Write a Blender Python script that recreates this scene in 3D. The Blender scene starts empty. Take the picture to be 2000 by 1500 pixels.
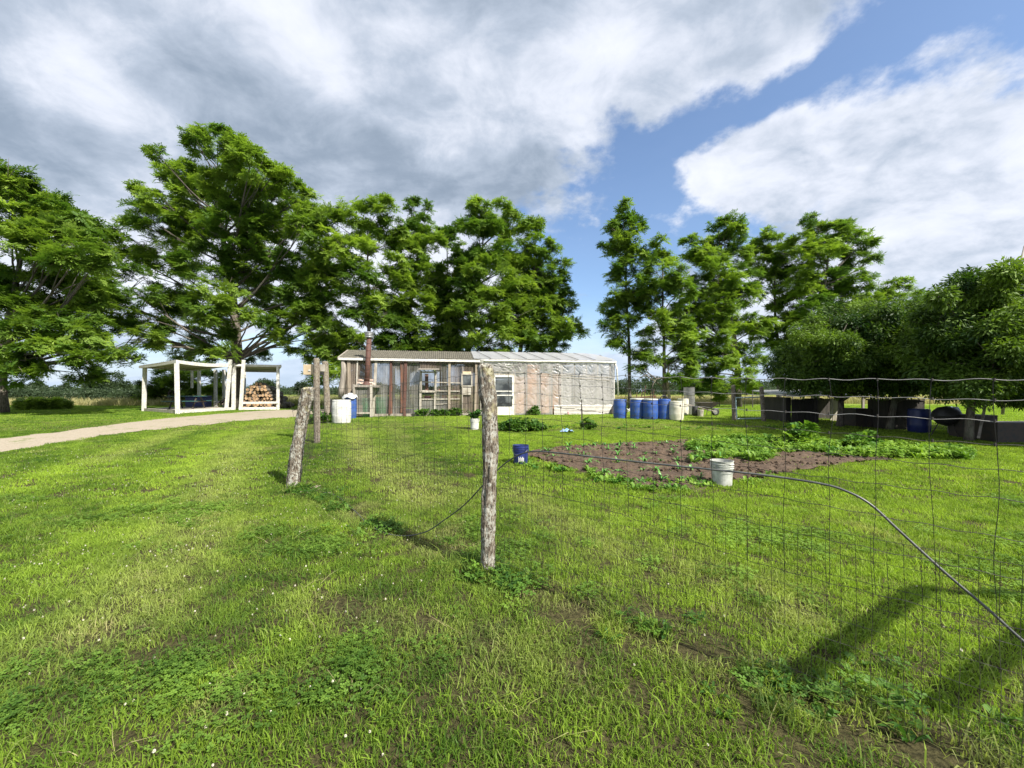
import bpy, math, random
import numpy as np
from mathutils import Vector, Matrix, noise as mnoise
R = math.radians
rnd = random.Random(7)
C = bpy.context.scene.collection
scene = bpy.context.scene

# ---------------------------------------------------------------- camera
F = 780.0; HC = 1.4; YH = 765.0          # focal length in px of the 2000 px frame, eye height, horizon row
cd = bpy.data.cameras.new('camera'); cam = bpy.data.objects.new('camera', cd); C.objects.link(cam)
cd.sensor_width = 36; cd.lens = 36*F/2000; cd.shift_y = 0.0075
cd.clip_start = 0.05; cd.clip_end = 5000
cam.location = (0, 0, HC); cam.rotation_euler = (R(90), 0, 0)
scene.camera = cam
# ---------------------------------------------------------------- light
SUN_EL = 43.0
sdir = Vector((0.74, -0.67, 0)).normalized()     # ground direction TOWARDS the sun
az = math.atan2(sdir.x, sdir.y)
sd = bpy.data.lights.new('sun', 'SUN'); sun = bpy.data.objects.new('sun', sd); C.objects.link(sun)
sd.energy = 5.0; sd.angle = R(0.55); sd.color = (1.0, 0.94, 0.83)
v = Vector((sdir.x*math.cos(R(SUN_EL)), sdir.y*math.cos(R(SUN_EL)), math.sin(R(SUN_EL))))
sun.rotation_euler = v.to_track_quat('Z', 'Y').to_euler(); sun.location = (20, -20, 30)
vs = scene.view_settings
vs.view_transform = 'Standard'; vs.look = 'None'; vs.gamma = 1; vs.exposure = 1.04; vs.use_curve_mapping = False
scene.cycles.max_bounces = 8; scene.cycles.transparent_max_bounces = 24
scene.cycles.transmission_bounces = 4; scene.cycles.diffuse_bounces = 3
scene.cycles.sample_clamp_indirect = 6

class X:
    """tiny expression wrapper over math nodes"""
    nt = None
    def __init__(s, sock): s.s = sock
    @staticmethod
    def m(op, *a, clamp=False):
        n = X.nt.nodes.new('ShaderNodeMath'); n.operation = op; n.use_clamp = clamp
        for i, q in enumerate(a):
            if isinstance(q, X): X.nt.links.new(q.s, n.inputs[i])
            else: n.inputs[i].default_value = float(q)
        return X(n.outputs[0])
    def __add__(s, o): return X.m('ADD', s, o)
    def __radd__(s, o): return X.m('ADD', s, o)
    def __sub__(s, o): return X.m('SUBTRACT', s, o)
    def __rsub__(s, o): return X.m('SUBTRACT', o, s)
    def __mul__(s, o): return X.m('MULTIPLY', s, o)
    def __rmul__(s, o): return X.m('MULTIPLY', s, o)
    def __truediv__(s, o): return X.m('DIVIDE', s, o)
def xmin(a, b): return X.m('MINIMUM', a, b)
def xmax(a, b): return X.m('MAXIMUM', a, b)
def sstep(a, lo, hi):
    n = X.nt.nodes.new('ShaderNodeMapRange'); n.interpolation_type = 'SMOOTHSTEP'
    X.nt.links.new(a.s, n.inputs[0]); n.inputs[1].default_value = lo; n.inputs[2].default_value = hi
    return X(n.outputs[0])
def comb(a, b, c=0.0):
    n = X.nt.nodes.new('ShaderNodeCombineXYZ')
    for i, q in enumerate((a, b, c)):
        if isinstance(q, X): X.nt.links.new(q.s, n.inputs[i])
        else: n.inputs[i].default_value = q
    return n.outputs[0]
def xnoise(vec, scale, detail=6, rough=0.55, dist=0.0):
    n = X.nt.nodes.new('ShaderNodeTexNoise')
    if vec is not None: X.nt.links.new(vec, n.inputs['Vector'])
    n.inputs['Scale'].default_value = scale; n.inputs['Detail'].default_value = detail
    n.inputs['Roughness'].default_value = rough; n.inputs['Distortion'].default_value = dist
    return X(n.outputs[0])
def cmix(fac, a, b, mode='MIX'):
    n = X.nt.nodes.new('ShaderNodeMix'); n.data_type = 'RGBA'; n.blend_type = mode
    for i, q in ((0, fac), (6, a), (7, b)):
        if isinstance(q, X): X.nt.links.new(q.s, n.inputs[i])
        elif isinstance(q, bpy.types.NodeSocket): X.nt.links.new(q, n.inputs[i])
        elif i == 0: n.inputs[0].default_value = q
        else: n.inputs[i].default_value = (*q, 1)
    return n.outputs[2]

w = bpy.data.worlds.new('World'); scene.world = w; w.use_nodes = True
nt = w.node_tree; nt.nodes.clear(); X.nt = nt
out = nt.nodes.new('ShaderNodeOutputWorld')
sky = nt.nodes.new('ShaderNodeTexSky'); sky.sky_type = 'NISHITA'; sky.sun_disc = False
sky.sun_elevation = R(SUN_EL); sky.sun_rotation = az; sky.air_density = 1.0; sky.dust_density = 1.0; sky.ozone_density = 3.5
bg = nt.nodes.new('ShaderNodeBackground'); bg.inputs[1].default_value = 0.105
nt.links.new(sky.outputs[0], bg.inputs[0])
tc = nt.nodes.new('ShaderNodeTexCoord'); sp = nt.nodes.new('ShaderNodeSeparateXYZ')
nt.links.new(tc.outputs['Generated'], sp.inputs[0])
dx, dy, dz = X(sp.outputs[0]), X(sp.outputs[1]), X(sp.outputs[2])
zc = xmax(dz, 0.0) + 0.09
u = dx/zc; vv = dy/zc                        # the cloud deck seen as a plane overhead
pl = comb(u, vv)
zd = xmax(dz, 0.0) + 0.38; ub = dx/zd*2.0; vb = dy/zd*2.0      # rounder coordinates for the puffs
w1 = xnoise(pl, 1.7, 5, 0.55); 
w2 = xnoise(comb(u+7.3, vv-3.1), 1.7, 5, 0.55)
uw = u + (w1-0.5)*0.55; vw = vv + (w2-0.5)*0.55
def segd(p, q, wd):
    ax, ay = p; bx, by = q; L2 = (bx-ax)**2+(by-ay)**2
    t = X.m('MULTIPLY', ((uw-ax)*(bx-ax) + (vw-ay)*(by-ay)), 1/L2, clamp=True)
    ex = uw - ax - t*(bx-ax); ey = vw - ay - t*(by-ay)
    return X.m('SQRT', ex*ex + ey*ey)/wd
gap = [((3.2, -0.6), (1.55, 0.62), .34), ((1.55, 0.62), (0.90, 0.98), .22), ((0.90, .98), (0.45, 1.45), .13), ((0.45, 1.45), (0.62, 2.3), .19),
       ((0.62, 2.3), (1.0, 4.6), .5), ((-6.5, 5.5), (-2.5, 4.6), .55), ((-1.0, 5.4), (1.0, 5.0), .4)]
g = None
for p, q, wd in gap:
    d = segd(p, q, wd); g = d if g is None else xmin(g, d)
nz = xnoise(comb(ub, vb, 1.0), 3.4, 9, 0.60)
nzb = xnoise(comb(ub, vb, 2.0), 1.6, 6, 0.6)
cov = sstep(g + (nz-0.5)*2.6 + (nzb-0.5)*1.5, 0.74, 1.42)
# cloud shading
nb = xnoise(comb(ub*.9+vb*.2, vb*1.1, 5.0), 1.15, 7, 0.55, 0.25)
nd = xnoise(comb(ub+3.0, vb*1.15, 9.0), 3.1, 9, 0.60, 0.3)
def spot(u0, v0, r, a):
    ex = (u-u0)/r; ey = (vv-v0)/r
    return X.m('EXPONENT', (ex*ex+ey*ey)*-1.0)*a
lum = (nb-0.5)*1.35 + (nd-0.5)*0.95 + 0.68
for s_ in [(-.68, 1.5, .42, -.42), (-1.75, 1.3, .42, -.34), (-1.1, 1.5, .3, -.12), (.05, 1.55, .35, -.26), (-.55, .98, .16, .30), (.15, 1.12, .24, .24), (-.1, .85, .2, -.18),
           (-1.15, 1.12, .2, .2), (1.35, 1.3, .7, .06), (.72, 1.8, .3, .14), (1.9, 2.4, 1.0, .0), (1.5, 1.9, .3, -.14), (-1.15, 1.75, .25, .16), (-2.6, 3.2, 1.5, .20), (.25, 2.2, .3, .25), (-1.0, .7, .2, -.15)]:
    lum = lum + spot(*s_)
lum = sstep(lum, -0.12, 1.12)
ramp = nt.nodes.new('ShaderNodeValToRGB'); nt.links.new(lum.s, ramp.inputs[0])
cr = ramp.color_ramp
cr.elements[0].position = 0; cr.elements[0].color = (.16, .205, .27, 1)
cr.elements[1].position = 1; cr.elements[1].color = (.66, .68, .73, 1)
for p_, c_ in ((.28, (.23, .28, .35)), (.55, (.36, .41, .49)), (.8, (.56, .59, .66))):
    e = cr.elements.new(p_); e.color = (*c_, 1)
# low haze in front of the clouds near the horizon
hz = sstep(dz, 0.24, 0.0)
ccol = cmix(hz*0.75, ramp.outputs[0], (.42, .52, .66))
bg2 = nt.nodes.new('ShaderNodeBackground'); nt.links.new(ccol, bg2.inputs[0]); bg2.inputs[1].default_value = 0.76
mx = nt.nodes.new('ShaderNodeMixShader')
cv = xmax(cov*0.93+0.03, hz*0.8)
nt.links.new(cv.s, mx.inputs[0]); nt.links.new(bg.outputs[0], mx.inputs[1]); nt.links.new(bg2.outputs[0], mx.inputs[2])
nt.links.new(mx.outputs[0], out.inputs[0])

# ---------------------------------------------------------------- helpers
def ss(t): t = max(0., min(1., t)); return t*t*(3-2*t)
def zg(x, y): return 0.22*ss((y-4)/16)
def at(px, py, Z): return Vector(((px-1000)/F*Z, Z, HC-(py-YH)/F*Z))
def G(px, py):
    Z = 10.
    for _ in range(30): Z = (HC-zg(0, Z))*F/(py-YH)
    x = (px-1000)/F*Z
    return Vector((x, Z, zg(x, Z)))
def gp(px, Z): x = (px-1000)/F*Z; return Vector((x, Z, zg(x, Z)))
def tagk(o, label=None, cat=None, group=None, kind=None):
    if label: o["label"] = label
    if cat: o['category'] = cat
    if group: o['group'] = group
    if kind: o['kind'] = kind
    return o
def thing(name, label, cat, loc=(0, 0, 0), rz=0, group=None):
    o = bpy.data.objects.new(name, None); C.objects.link(o); o.empty_display_size = .2
    o.location = loc; o.rotation_euler = (0, 0, rz)
    return tagk(o, label, cat, group)
def wloc(p):
    v = Vector((0, 0, 0))
    while p is not None: v += Vector(p.location); p = p.parent
    return v
class MB:
    def __init__(s): s.v = []; s.f = []; s.mi = []
    def add(s, vs, fs, mi=0):
        b = len(s.v); s.v += [tuple(q) for q in vs]; s.f += [tuple(i+b for i in f) for f in fs]; s.mi += [mi]*len(fs); return s
    def box(s, lo, hi, M=None, mi=0):
        x0, y0, z0 = lo; x1, y1, z1 = hi
        vs = [Vector(q) for q in ((x0,y0,z0),(x1,y0,z0),(x1,y1,z0),(x0,y1,z0),(x0,y0,z1),(x1,y0,z1),(x1,y1,z1),(x0,y1,z1))]
        if M is not None: vs = [M @ q for q in vs]
        return s.add(vs, [(0,3,2,1),(4,5,6,7),(0,1,5,4),(1,2,6,5),(2,3,7,6),(3,0,4,7)], mi)
    def bar(s, a, b, w, d=None, up=(0, 0, 1), mi=0):
        a, b = Vector(a), Vector(b); d = d or w; t = (b-a).normalized(); up = Vector(up)
        if abs(t.dot(up)) > .98: up = Vector((1, 0, 0)) if abs(t.x) < .9 else Vector((0, 1, 0))
        n = t.cross(up).normalized(); m = n.cross(t)
        vs = [p + n*sx*w/2 + m*sy*d/2 for p in (a, b) for sx, sy in ((-1,-1),(1,-1),(1,1),(-1,1))]
        return s.add(vs, [(0,3,2,1),(4,5,6,7),(0,1,5,4),(1,2,6,5),(2,3,7,6),(3,0,4,7)], mi)
    def tube(s, pts, rs, n=6, cap=True, mi=0):
        pts = [Vector(p) for p in pts]; k = len(pts)
        if not hasattr(rs, '__len__'): rs = [rs]*k
        vs = []; up = None
        for i, p in enumerate(pts):
            t = (pts[min(i+1, k-1)]-pts[max(i-1, 0)])
            t = t.normalized() if t.length > 1e-9 else Vector((0, 0, 1))
            if up is None: up = Vector((0, 0, 1)) if abs(t.z) < .9 else Vector((1, 0, 0))
            a = t.cross(up).normalized(); b = t.cross(a)
            up = -b if False else a.cross(t)
            vs += [p + (a*math.cos(2*math.pi*j/n) + up*math.sin(2*math.pi*j/n))*rs[i] for j in range(n)]
        fs = [(i*n+j, i*n+(j+1) % n, (i+1)*n+(j+1) % n, (i+1)*n+j) for i in range(k-1) for j in range(n)]
        if cap: fs += [tuple(range(n))[::-1], tuple(range((k-1)*n, k*n))]
        return s.add(vs, fs, mi)
    def lathe(s, prof, c=(0, 0, 0), n=24, mi=0, closed=False):
        c = Vector(c); k = len(prof); vs = []
        for r, z in prof: vs += [c+Vector((r*math.cos(2*math.pi*j/n), r*math.sin(2*math.pi*j/n), z)) for j in range(n)]
        fs = [(i*n+j, i*n+(j+1) % n, (i+1)*n+(j+1) % n, (i+1)*n+j) for i in range(k-1) for j in range(n)]
        return s.add(vs, fs, mi)
    def grid(s, P, nu, nv, mi=0):
        vs = [P(i/nu, j/nv) for j in range(nv+1) for i in range(nu+1)]
        fs = [(j*(nu+1)+i, j*(nu+1)+i+1, (j+1)*(nu+1)+i+1, (j+1)*(nu+1)+i) for j in range(nv) for i in range(nu)]
        return s.add(vs, fs, mi)
    def build(s, name, mat, parent=None, smooth=False, bevel=0, label=None, local=False, kind=None):
        off = Vector((0, 0, 0)) if (local or parent is None) else wloc(parent)
        me = bpy.data.meshes.new(name)
        me.from_pydata([(q[0]-off.x, q[1]-off.y, q[2]-off.z) for q in s.v], [], s.f)
        for m in (mat if isinstance(mat, (list, tuple)) else [mat]): me.materials.append(m)
        if isinstance(mat, (list, tuple)): me.polygons.foreach_set('material_index', s.mi)
        if smooth: me.polygons.foreach_set('use_smooth', [True]*len(me.polygons))
        o = bpy.data.objects.new(name, me); C.objects.link(o)
        if parent: o.parent = parent
        if bevel:
            b = o.modifiers.new('bevel', 'BEVEL'); b.width = bevel; b.segments = 2; b.limit_method = 'ANGLE'
        if label: o["label"] = label
        if kind: o['kind'] = kind
        return o
def copy_thing(root, loc, rz=0, label=None, group=None, scale=None):
    r = root.copy(); C.objects.link(r); r.location = loc; r.rotation_euler = (0, 0, rz)
    if label: r['label'] = label
    if group: r['group'] = group
    if scale: r.scale = (scale,)*3 if not hasattr(scale, '__len__') else scale
    for ch in list(root.children):
        c = ch.copy(); C.objects.link(c); c.parent = r
        for g_ in ch.children:
            d = g_.copy(); C.objects.link(d); d.parent = c
    return r

# ---------------------------------------------------------------- materials
def mat(name, fn, bump=None):
    m = bpy.data.materials.new(name); m.use_nodes = True
    nt = m.node_tree; X.nt = nt; b = nt.nodes['Principled BSDF']
    fn(nt, b); return m
def setc(nt, b, col):
    if isinstance(col, bpy.types.NodeSocket): nt.links.new(col, b.inputs['Base Color'])
    else: b.inputs['Base Color'].default_value = (*col, 1)
def coords(nt, kind='Object', scale=(1, 1, 1)):
    t = nt.nodes.new('ShaderNodeTexCoord'); m = nt.nodes.new('ShaderNodeMapping'); nt.links.new(t.outputs[kind], m.inputs[0])
    m.inputs['Scale'].default_value = scale; return m.outputs[0]
def wpos(nt, scale=(1, 1, 1)):
    t = nt.nodes.new('ShaderNodeNewGeometry'); m = nt.nodes.new('ShaderNodeMapping'); nt.links.new(t.outputs['Position'], m.inputs[0])
    m.inputs['Scale'].default_value = scale; return m.outputs[0]
def addbump(nt, b, h, strength=.3, dist=.02):
    n = nt.nodes.new('ShaderNodeBump'); n.inputs['Strength'].default_value = strength; n.inputs['Distance'].default_value = dist
    nt.links.new(h.s, n.inputs['Height']); nt.links.new(n.outputs[0], b.inputs['Normal'])
def simple(name, c1, c2=None, rough=.6, scale=8, stretch=(1, 1, 1), metal=0, bump=.2, detail=6, dist=.01, lo=.35, hi=.65):
    def fn(nt, b):
        v = wpos(nt, stretch); n = xnoise(v, scale, detail, .6)
        setc(nt, b, cmix(sstep(n, lo, hi), c1, c2 or tuple(q*.7 for q in c1)))
        b.inputs['Roughness'].default_value = rough; b.inputs['Metallic'].default_value = metal
        if bump: addbump(nt, b, n, bump, dist)
    return mat(name, fn)
def foliage(name, ca, cb, trans=.45, tint='tint', rough=.55, spec=.25, dry=None):
    """leaf / blade: colour mixes between ca and cb with the per-instance tint"""
    m = bpy.data.materials.new(name); m.use_nodes = True; nt = m.node_tree; X.nt = nt
    b = nt.nodes['Principled BSDF']; o = nt.nodes['Material Output']
    at_ = nt.nodes.new('ShaderNodeAttribute'); at_.attribute_type = 'INSTANCER'; at_.attribute_name = tint
    t = X(at_.outputs['Fac'])
    n = xnoise(wpos(nt), 3.5, 3, .6)
    oi = nt.nodes.new('ShaderNodeObjectInfo')
    f = X.m('ADD', t*0.8 + (n-0.5)*0.5, (X(oi.outputs['Random'])-0.5)*0.25, clamp=True)
    col = cmix(f, ca, cb)
    if dry:
        at2 = nt.nodes.new('ShaderNodeAttribute'); at2.attribute_type = 'INSTANCER'; at2.attribute_name = 'dry'
        col = cmix(X(at2.outputs['Fac']), col, dry)
    setc(nt, b, col); b.inputs['Roughness'].default_value = rough; b.inputs['Specular IOR Level'].default_value = spec
    tr = nt.nodes.new('ShaderNodeBsdfTranslucent')
    c2 = cmix(1.0, col, (1.15, 1.2, .55), 'MULTIPLY'); nt.links.new(c2, tr.inputs[0])
    mx = nt.nodes.new('ShaderNodeMixShader'); mx.inputs[0].default_value = trans
    nt.links.new(b.outputs[0], mx.inputs[1]); nt.links.new(tr.outputs[0], mx.inputs[2]); nt.links.new(mx.outputs[0], o.inputs[0])
    return m
def film(name, col, transp=.35, rough=.35, transl=.4, noise_sc=3., dirt=(.5, .45, .38), dirtamt=.3, stretch=(1,1,1)):
    m = bpy.data.materials.new(name); m.use_nodes = True; nt = m.node_tree; X.nt = nt
    b = nt.nodes['Principled BSDF']; o = nt.nodes['Material Output']
    n = xnoise(wpos(nt, stretch), noise_sc, 7, .65); n2 = xnoise(wpos(nt, (1, 1, .35)), 1.3, 5, .6)
    c = cmix(sstep(n, .4, .75)*dirtamt, col, dirt); setc(nt, b, c)
    b.inputs['Roughness'].default_value = rough
    tr = nt.nodes.new('ShaderNodeBsdfTranslucent'); nt.links.new(c, tr.inputs[0])
    m1 = nt.nodes.new('ShaderNodeMixShader'); m1.inputs[0].default_value = transl
    nt.links.new(b.outputs[0], m1.inputs[1]); nt.links.new(tr.outputs[0], m1.inputs[2])
    tp = nt.nodes.new('ShaderNodeBsdfTransparent')
    m2 = nt.nodes.new('ShaderNodeMixShader')
    f = X.m('MULTIPLY', sstep(n2, .2, .75), transp*1.6, clamp=True); nt.links.new(f.s, m2.inputs[0])
    nt.links.new(m1.outputs[0], m2.inputs[1]); nt.links.new(tp.outputs[0], m2.inputs[2]); nt.links.new(m2.outputs[0], o.inputs[0])
    return m
M = {}
M['white'] = simple('white_paint', (.66, .65, .63), (.48, .46, .42), .55, 9, bump=.08)
M['oldwhite'] = simple('old_white_paint', (.40, .375, .33), (.24, .21, .17), .65, 9, (1, 1, .3), bump=.3)
M['greywood'] = simple('grey_timber', (.30, .27, .235), (.16, .14, .12), .8, 14, (1, 1, .12), bump=.5)
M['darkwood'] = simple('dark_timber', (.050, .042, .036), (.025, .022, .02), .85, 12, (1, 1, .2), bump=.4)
M['palewood'] = simple('pale_timber', (.30, .25, .19), (.19, .155, .12), .75, 12, (1, 1, .15), bump=.3)
M['rust'] = simple('rusty_steel', (.11, .045, .032), (.06, .032, .027), .75, 16, bump=.3)
M['rustpanel'] = simple('rusty_sheet', (.17, .075, .045), (.09, .06, .05), .7, 6, (1, 1, .3), bump=.3)
M['galv'] = simple('galvanised', (.45, .46, .47), (.33, .34, .35), .42, 18, metal=.7, bump=.1)
M['wire'] = simple('wire', (.065, .06, .055), (.04, .035, .03), .55, 30, metal=.5, bump=0)
M['wirelight'] = simple('bright_wire', (.30, .30, .295), (.20, .195, .19), .45, 30, metal=.5, bump=0)
M['blue'] = simple('blue_plastic', (.012, .065, .32), (.05, .09, .22), .5, 9, bump=.04)
M['navy'] = simple('navy_plastic', (.018, .03, .15), (.015, .025, .11), .4, 3, bump=.04)
M['whiteplastic'] = simple('white_plastic', (.60, .60, .58), (.44, .44, .41), .45, 5, bump=.04)
M['bucketgrey'] = simple('pale_grey_plastic', (.46, .47, .45), (.30, .31, .28), .45, 9, bump=.05)
M['cream'] = simple('cream_plastic', (.58, .56, .47), (.46, .44, .35), .45, 3, bump=.04)
M['green'] = simple('green_plastic', (.02, .22, .07), (.015, .15, .05), .4, 3, bump=.04)
M['black'] = simple('black_rubber', (.02, .02, .021), (.035, .034, .033), .5, 20, bump=.1)
M['darkmetal'] = simple('dark_metal', (.035, .033, .032), (.06, .045, .035), .6, 10, bump=.15)
M['pink'] = simple('pink_plastic', (.60, .30, .33), (.5, .25, .28), .5, 4, bump=0)
M['orange'] = simple('orange_clay', (.42, .13, .05), (.3, .1, .05), .7, 4, bump=0)
M['card'] = simple('cardboard', (.55, .44, .29), (.47, .37, .24), .8, 6, bump=.05)
M['cloth'] = simple('pale_cloth', (.48, .48, .48), (.36, .37, .39), .8, 6, bump=.2)
M['glass'] = mat('dark_glass', lambda nt, b: (setc(nt, b, cmix(sstep(xnoise(wpos(nt), 2.2, 5), .4, .62), (.025, .028, .03), (.10, .11, .115))), b.inputs['Roughness'].__setattr__('default_value', .12)))
M['panel'] = film('corrugated_plastic', (.215, .175, .145), .46, .5, .12, 5., (.10, .075, .06), .85, (1, 1, .25))
M['panelclear'] = film('clear_corrugated_plastic', (.27, .265, .25), .55, .35, .2, 5., (.2, .17, .14), .6, (1, 1, .25))
M['panelroof'] = simple('weathered_roof_sheet', (.125, .115, .09), (.07, .065, .05), .75, 7, (1, 1, 1), bump=.2)
M['film'] = film('greenhouse_film', (.47, .46, .455), .40, .25, .28, 4., (.28, .26, .24), .5)
M['filmroof'] = film('roof_film', (.46, .47, .50), .12, .3, .3, 4., (.6, .6, .6), .3)
M['peach'] = simple('peach_board', (.72, .42, .27), (.52, .30, .19), .7, 2.5, bump=.1)
M['greyboard'] = simple('pale_grey_board', (.52, .50, .49), (.42, .41, .40), .7, 2.5, bump=.1)
M['siding'] = simple('white_siding', (.44, .42, .38), (.34, .32, .28), .5, 5, bump=.05)
M['shadedboard'] = simple('shed_board', (.038, .033, .031), (.022, .02, .019), .8, 9, (1, 1, .15), bump=.4)  # boards coloured near black to stand in for tree shade
M['tarp'] = simple('blue_grey_tarp', (.12, .19, .26), (.08, .13, .19), .5, 4, bump=.1)
M['teal'] = simple('teal_paint', (.035, .11, .10), (.03, .08, .08), .5, 6, bump=.1)
M['brick'] = simple('old_brick', (.42, .26, .20), (.55, .48, .42), .85, 20, bump=.3)
M['red'] = simple('faded_red_paint', (.28, .05, .045), (.18, .05, .04), .6, 6, bump=.1)
def bark(nt, b):
    v = wpos(nt, (1, 1, .22)); n = xnoise(v, 26, 8, .7); n2 = xnoise(wpos(nt), 3., 4)
    c = cmix(sstep(n, .38, .62), (.045, .036, .03), (.17, .145, .12)); c = cmix(sstep(n2, .5, .7)*.5, c, (.16, .17, .12))
    setc(nt, b, c); b.inputs['Roughness'].default_value = .9; addbump(nt, b, n, .7, .03)
M['bark'] = mat('bark', bark)
def postbark(lich, yel, dark=(.055, .042, .032)):
    def fn(nt, b):
        v = wpos(nt, (1, 1, .30)); n = xnoise(v, 62, 9, .72); n2 = xnoise(wpos(nt, (1, 1, .6)), 17, 8, .7); n3 = xnoise(wpos(nt), 9, 6, .65); n4 = xnoise(wpos(nt, (1, 1, .8)), 48, 6, .7)
        c = cmix(sstep(n, .42, .56), dark, (.235, .205, .165))
        c = cmix(sstep(n2, .49, .54)*sstep(n4, .44, .52)*lich, c, (.40, .40, .36))
        g_ = nt.nodes.new('ShaderNodeNewGeometry'); s_ = nt.nodes.new('ShaderNodeSeparateXYZ'); nt.links.new(g_.outputs['Position'], s_.inputs[0])
        up = sstep(X(s_.outputs[2]), .5, 1.35)
        c = cmix(sstep(n3, .52, .64)*sstep(n4, .40, .5)*up*yel, c, (.40, .375, .17))
        setc(nt, b, c); b.inputs['Roughness'].default_value = .93; b.inputs['Specular IOR Level'].default_value = .15; addbump(nt, b, n, 1., .02)
    return fn
M['postbark'] = mat('lichen_bark', postbark(.9, .45))
M['postbark2'] = mat('pale_lichen_bark', postbark(1., .6))
M['roundpost'] = mat('round_post_wood', postbark(.25, .2, (.09, .065, .05)))
def logend(nt, b):
    n = xnoise(wpos(nt), 9, 4); setc(nt, b, cmix(sstep(n, .35, .65), (.50, .33, .19), (.26, .16, .09))); b.inputs['Roughness'].default_value = .8
M['logend'] = mat('cut_wood', logend)
M['leaf'] = foliage('walnut_leaf', (.072, .150, .022), (.33, .46, .068), .47)
M['leaf2'] = foliage('dark_leaf', (.014, .042, .010), (.055, .12, .02), .28)
M['leaf3'] = foliage('fruit_tree_leaf', (.020, .056, .010), (.19, .30, .035), .36)
M['farleaf'] = foliage('far_leaf', (.035, .06, .030), (.06, .09, .04), .3)
M['blade'] = foliage('grass_blade', (.050, .118, .016), (.36, .51, .055), .44, spec=.22, dry=(.42, .37, .20))
M['clover'] = foliage('clover_leaf', (.050, .112, .016), (.22, .36, .05), .38, spec=.2)
M['petal'] = simple('clover_flower', (.66, .64, .54), (.50, .46, .36), .7, 60, bump=0)
M['weed'] = foliage('weed_leaf', (.035, .10, .015), (.16, .29, .035), .35, spec=.25)
M['tallgrass'] = foliage('tall_grass', (.15, .18, .06), (.50, .43, .24), .35)
M['veg'] = foliage('vegetable_leaf', (.05, .15, .018), (.32, .48, .06), .38)
# ---------------------------------------------------------------- scattering of leaves and blades
def proto(name, mb, m, smooth=False):
    me = bpy.data.meshes.new(name); me.from_pydata([tuple(q) for q in mb.v], [], mb.f)
    for q in (m if isinstance(m, (list, tuple)) else [m]): me.materials.append(q)
    if isinstance(m, (list, tuple)): me.polygons.foreach_set('material_index', mb.mi)
    return bpy.data.objects.new(name, me)
def scatter(name, pos, rot, scl, idx, attrs, protos, parent=None, kind=None, label=None, cat=None):
    col = bpy.data.collections.new(name+'_leaves')
    for i, p in enumerate(protos): p.name = '%s_%02d' % (name, i); col.objects.link(p)
    pos = np.asarray(pos, dtype=np.float32)
    off = wloc(parent) if parent else Vector((0, 0, 0)); pos = pos - np.array(off, dtype=np.float32)
    me = bpy.data.meshes.new(name); me.from_pydata([], [], []); me.vertices.add(len(pos)); me.vertices.foreach_set('co', pos.ravel())
    def attr(n, t, d, f='value'):
        a = me.attributes.new(n, t, 'POINT'); a.data.foreach_set(f, np.asarray(d, dtype=(np.int32 if t == 'INT' else np.float32)).ravel())
    attr('rot', 'FLOAT_VECTOR', rot, 'vector'); attr('scl', 'FLOAT', scl); attr('idx', 'INT', idx)
    for k_, d in attrs.items(): attr(k_, 'FLOAT', d)
    o = bpy.data.objects.new(name, me); C.objects.link(o)
    if parent: o.parent = parent
    ng = bpy.data.node_groups.new(name+'_scatter', 'GeometryNodeTree')
    ng.interface.new_socket('Geometry', in_out='INPUT', socket_type='NodeSocketGeometry')
    ng.interface.new_socket('Geometry', in_out='OUTPUT', socket_type='NodeSocketGeometry')
    N = ng.nodes; L = ng.links
    gi = N.new('NodeGroupInput'); go = N.new('NodeGroupOutput'); ip = N.new('GeometryNodeInstanceOnPoints')
    ci = N.new('GeometryNodeCollectionInfo'); ci.inputs['Collection'].default_value = col
    ci.inputs['Separate Children'].default_value = True; ci.inputs['Reset Children'].default_value = True
    ip.inputs['Pick Instance'].default_value = True
    def na(n, t):
        a = N.new('GeometryNodeInputNamedAttribute'); a.data_type = t; a.inputs['Name'].default_value = n; return a.outputs[0]
    er = N.new('FunctionNodeEulerToRotation'); L.new(na('rot', 'FLOAT_VECTOR'), er.inputs[0])
    L.new(gi.outputs[0], ip.inputs['Points']); L.new(ci.outputs[0], ip.inputs['Instance'])
    L.new(na('idx', 'INT'), ip.inputs['Instance Index']); L.new(er.outputs[0], ip.inputs['Rotation']); L.new(na('scl', 'FLOAT'), ip.inputs['Scale'])
    L.new(ip.outputs[0], go.inputs[0])
    md = o.modifiers.new('scatter', 'NODES'); md.node_group = ng
    for p in protos:
        for m in p.data.materials:
            if m.name not in [q.name for q in me.materials if q]: me.materials.append(m)
    return tagk(o, label, cat, None, kind)

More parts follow.
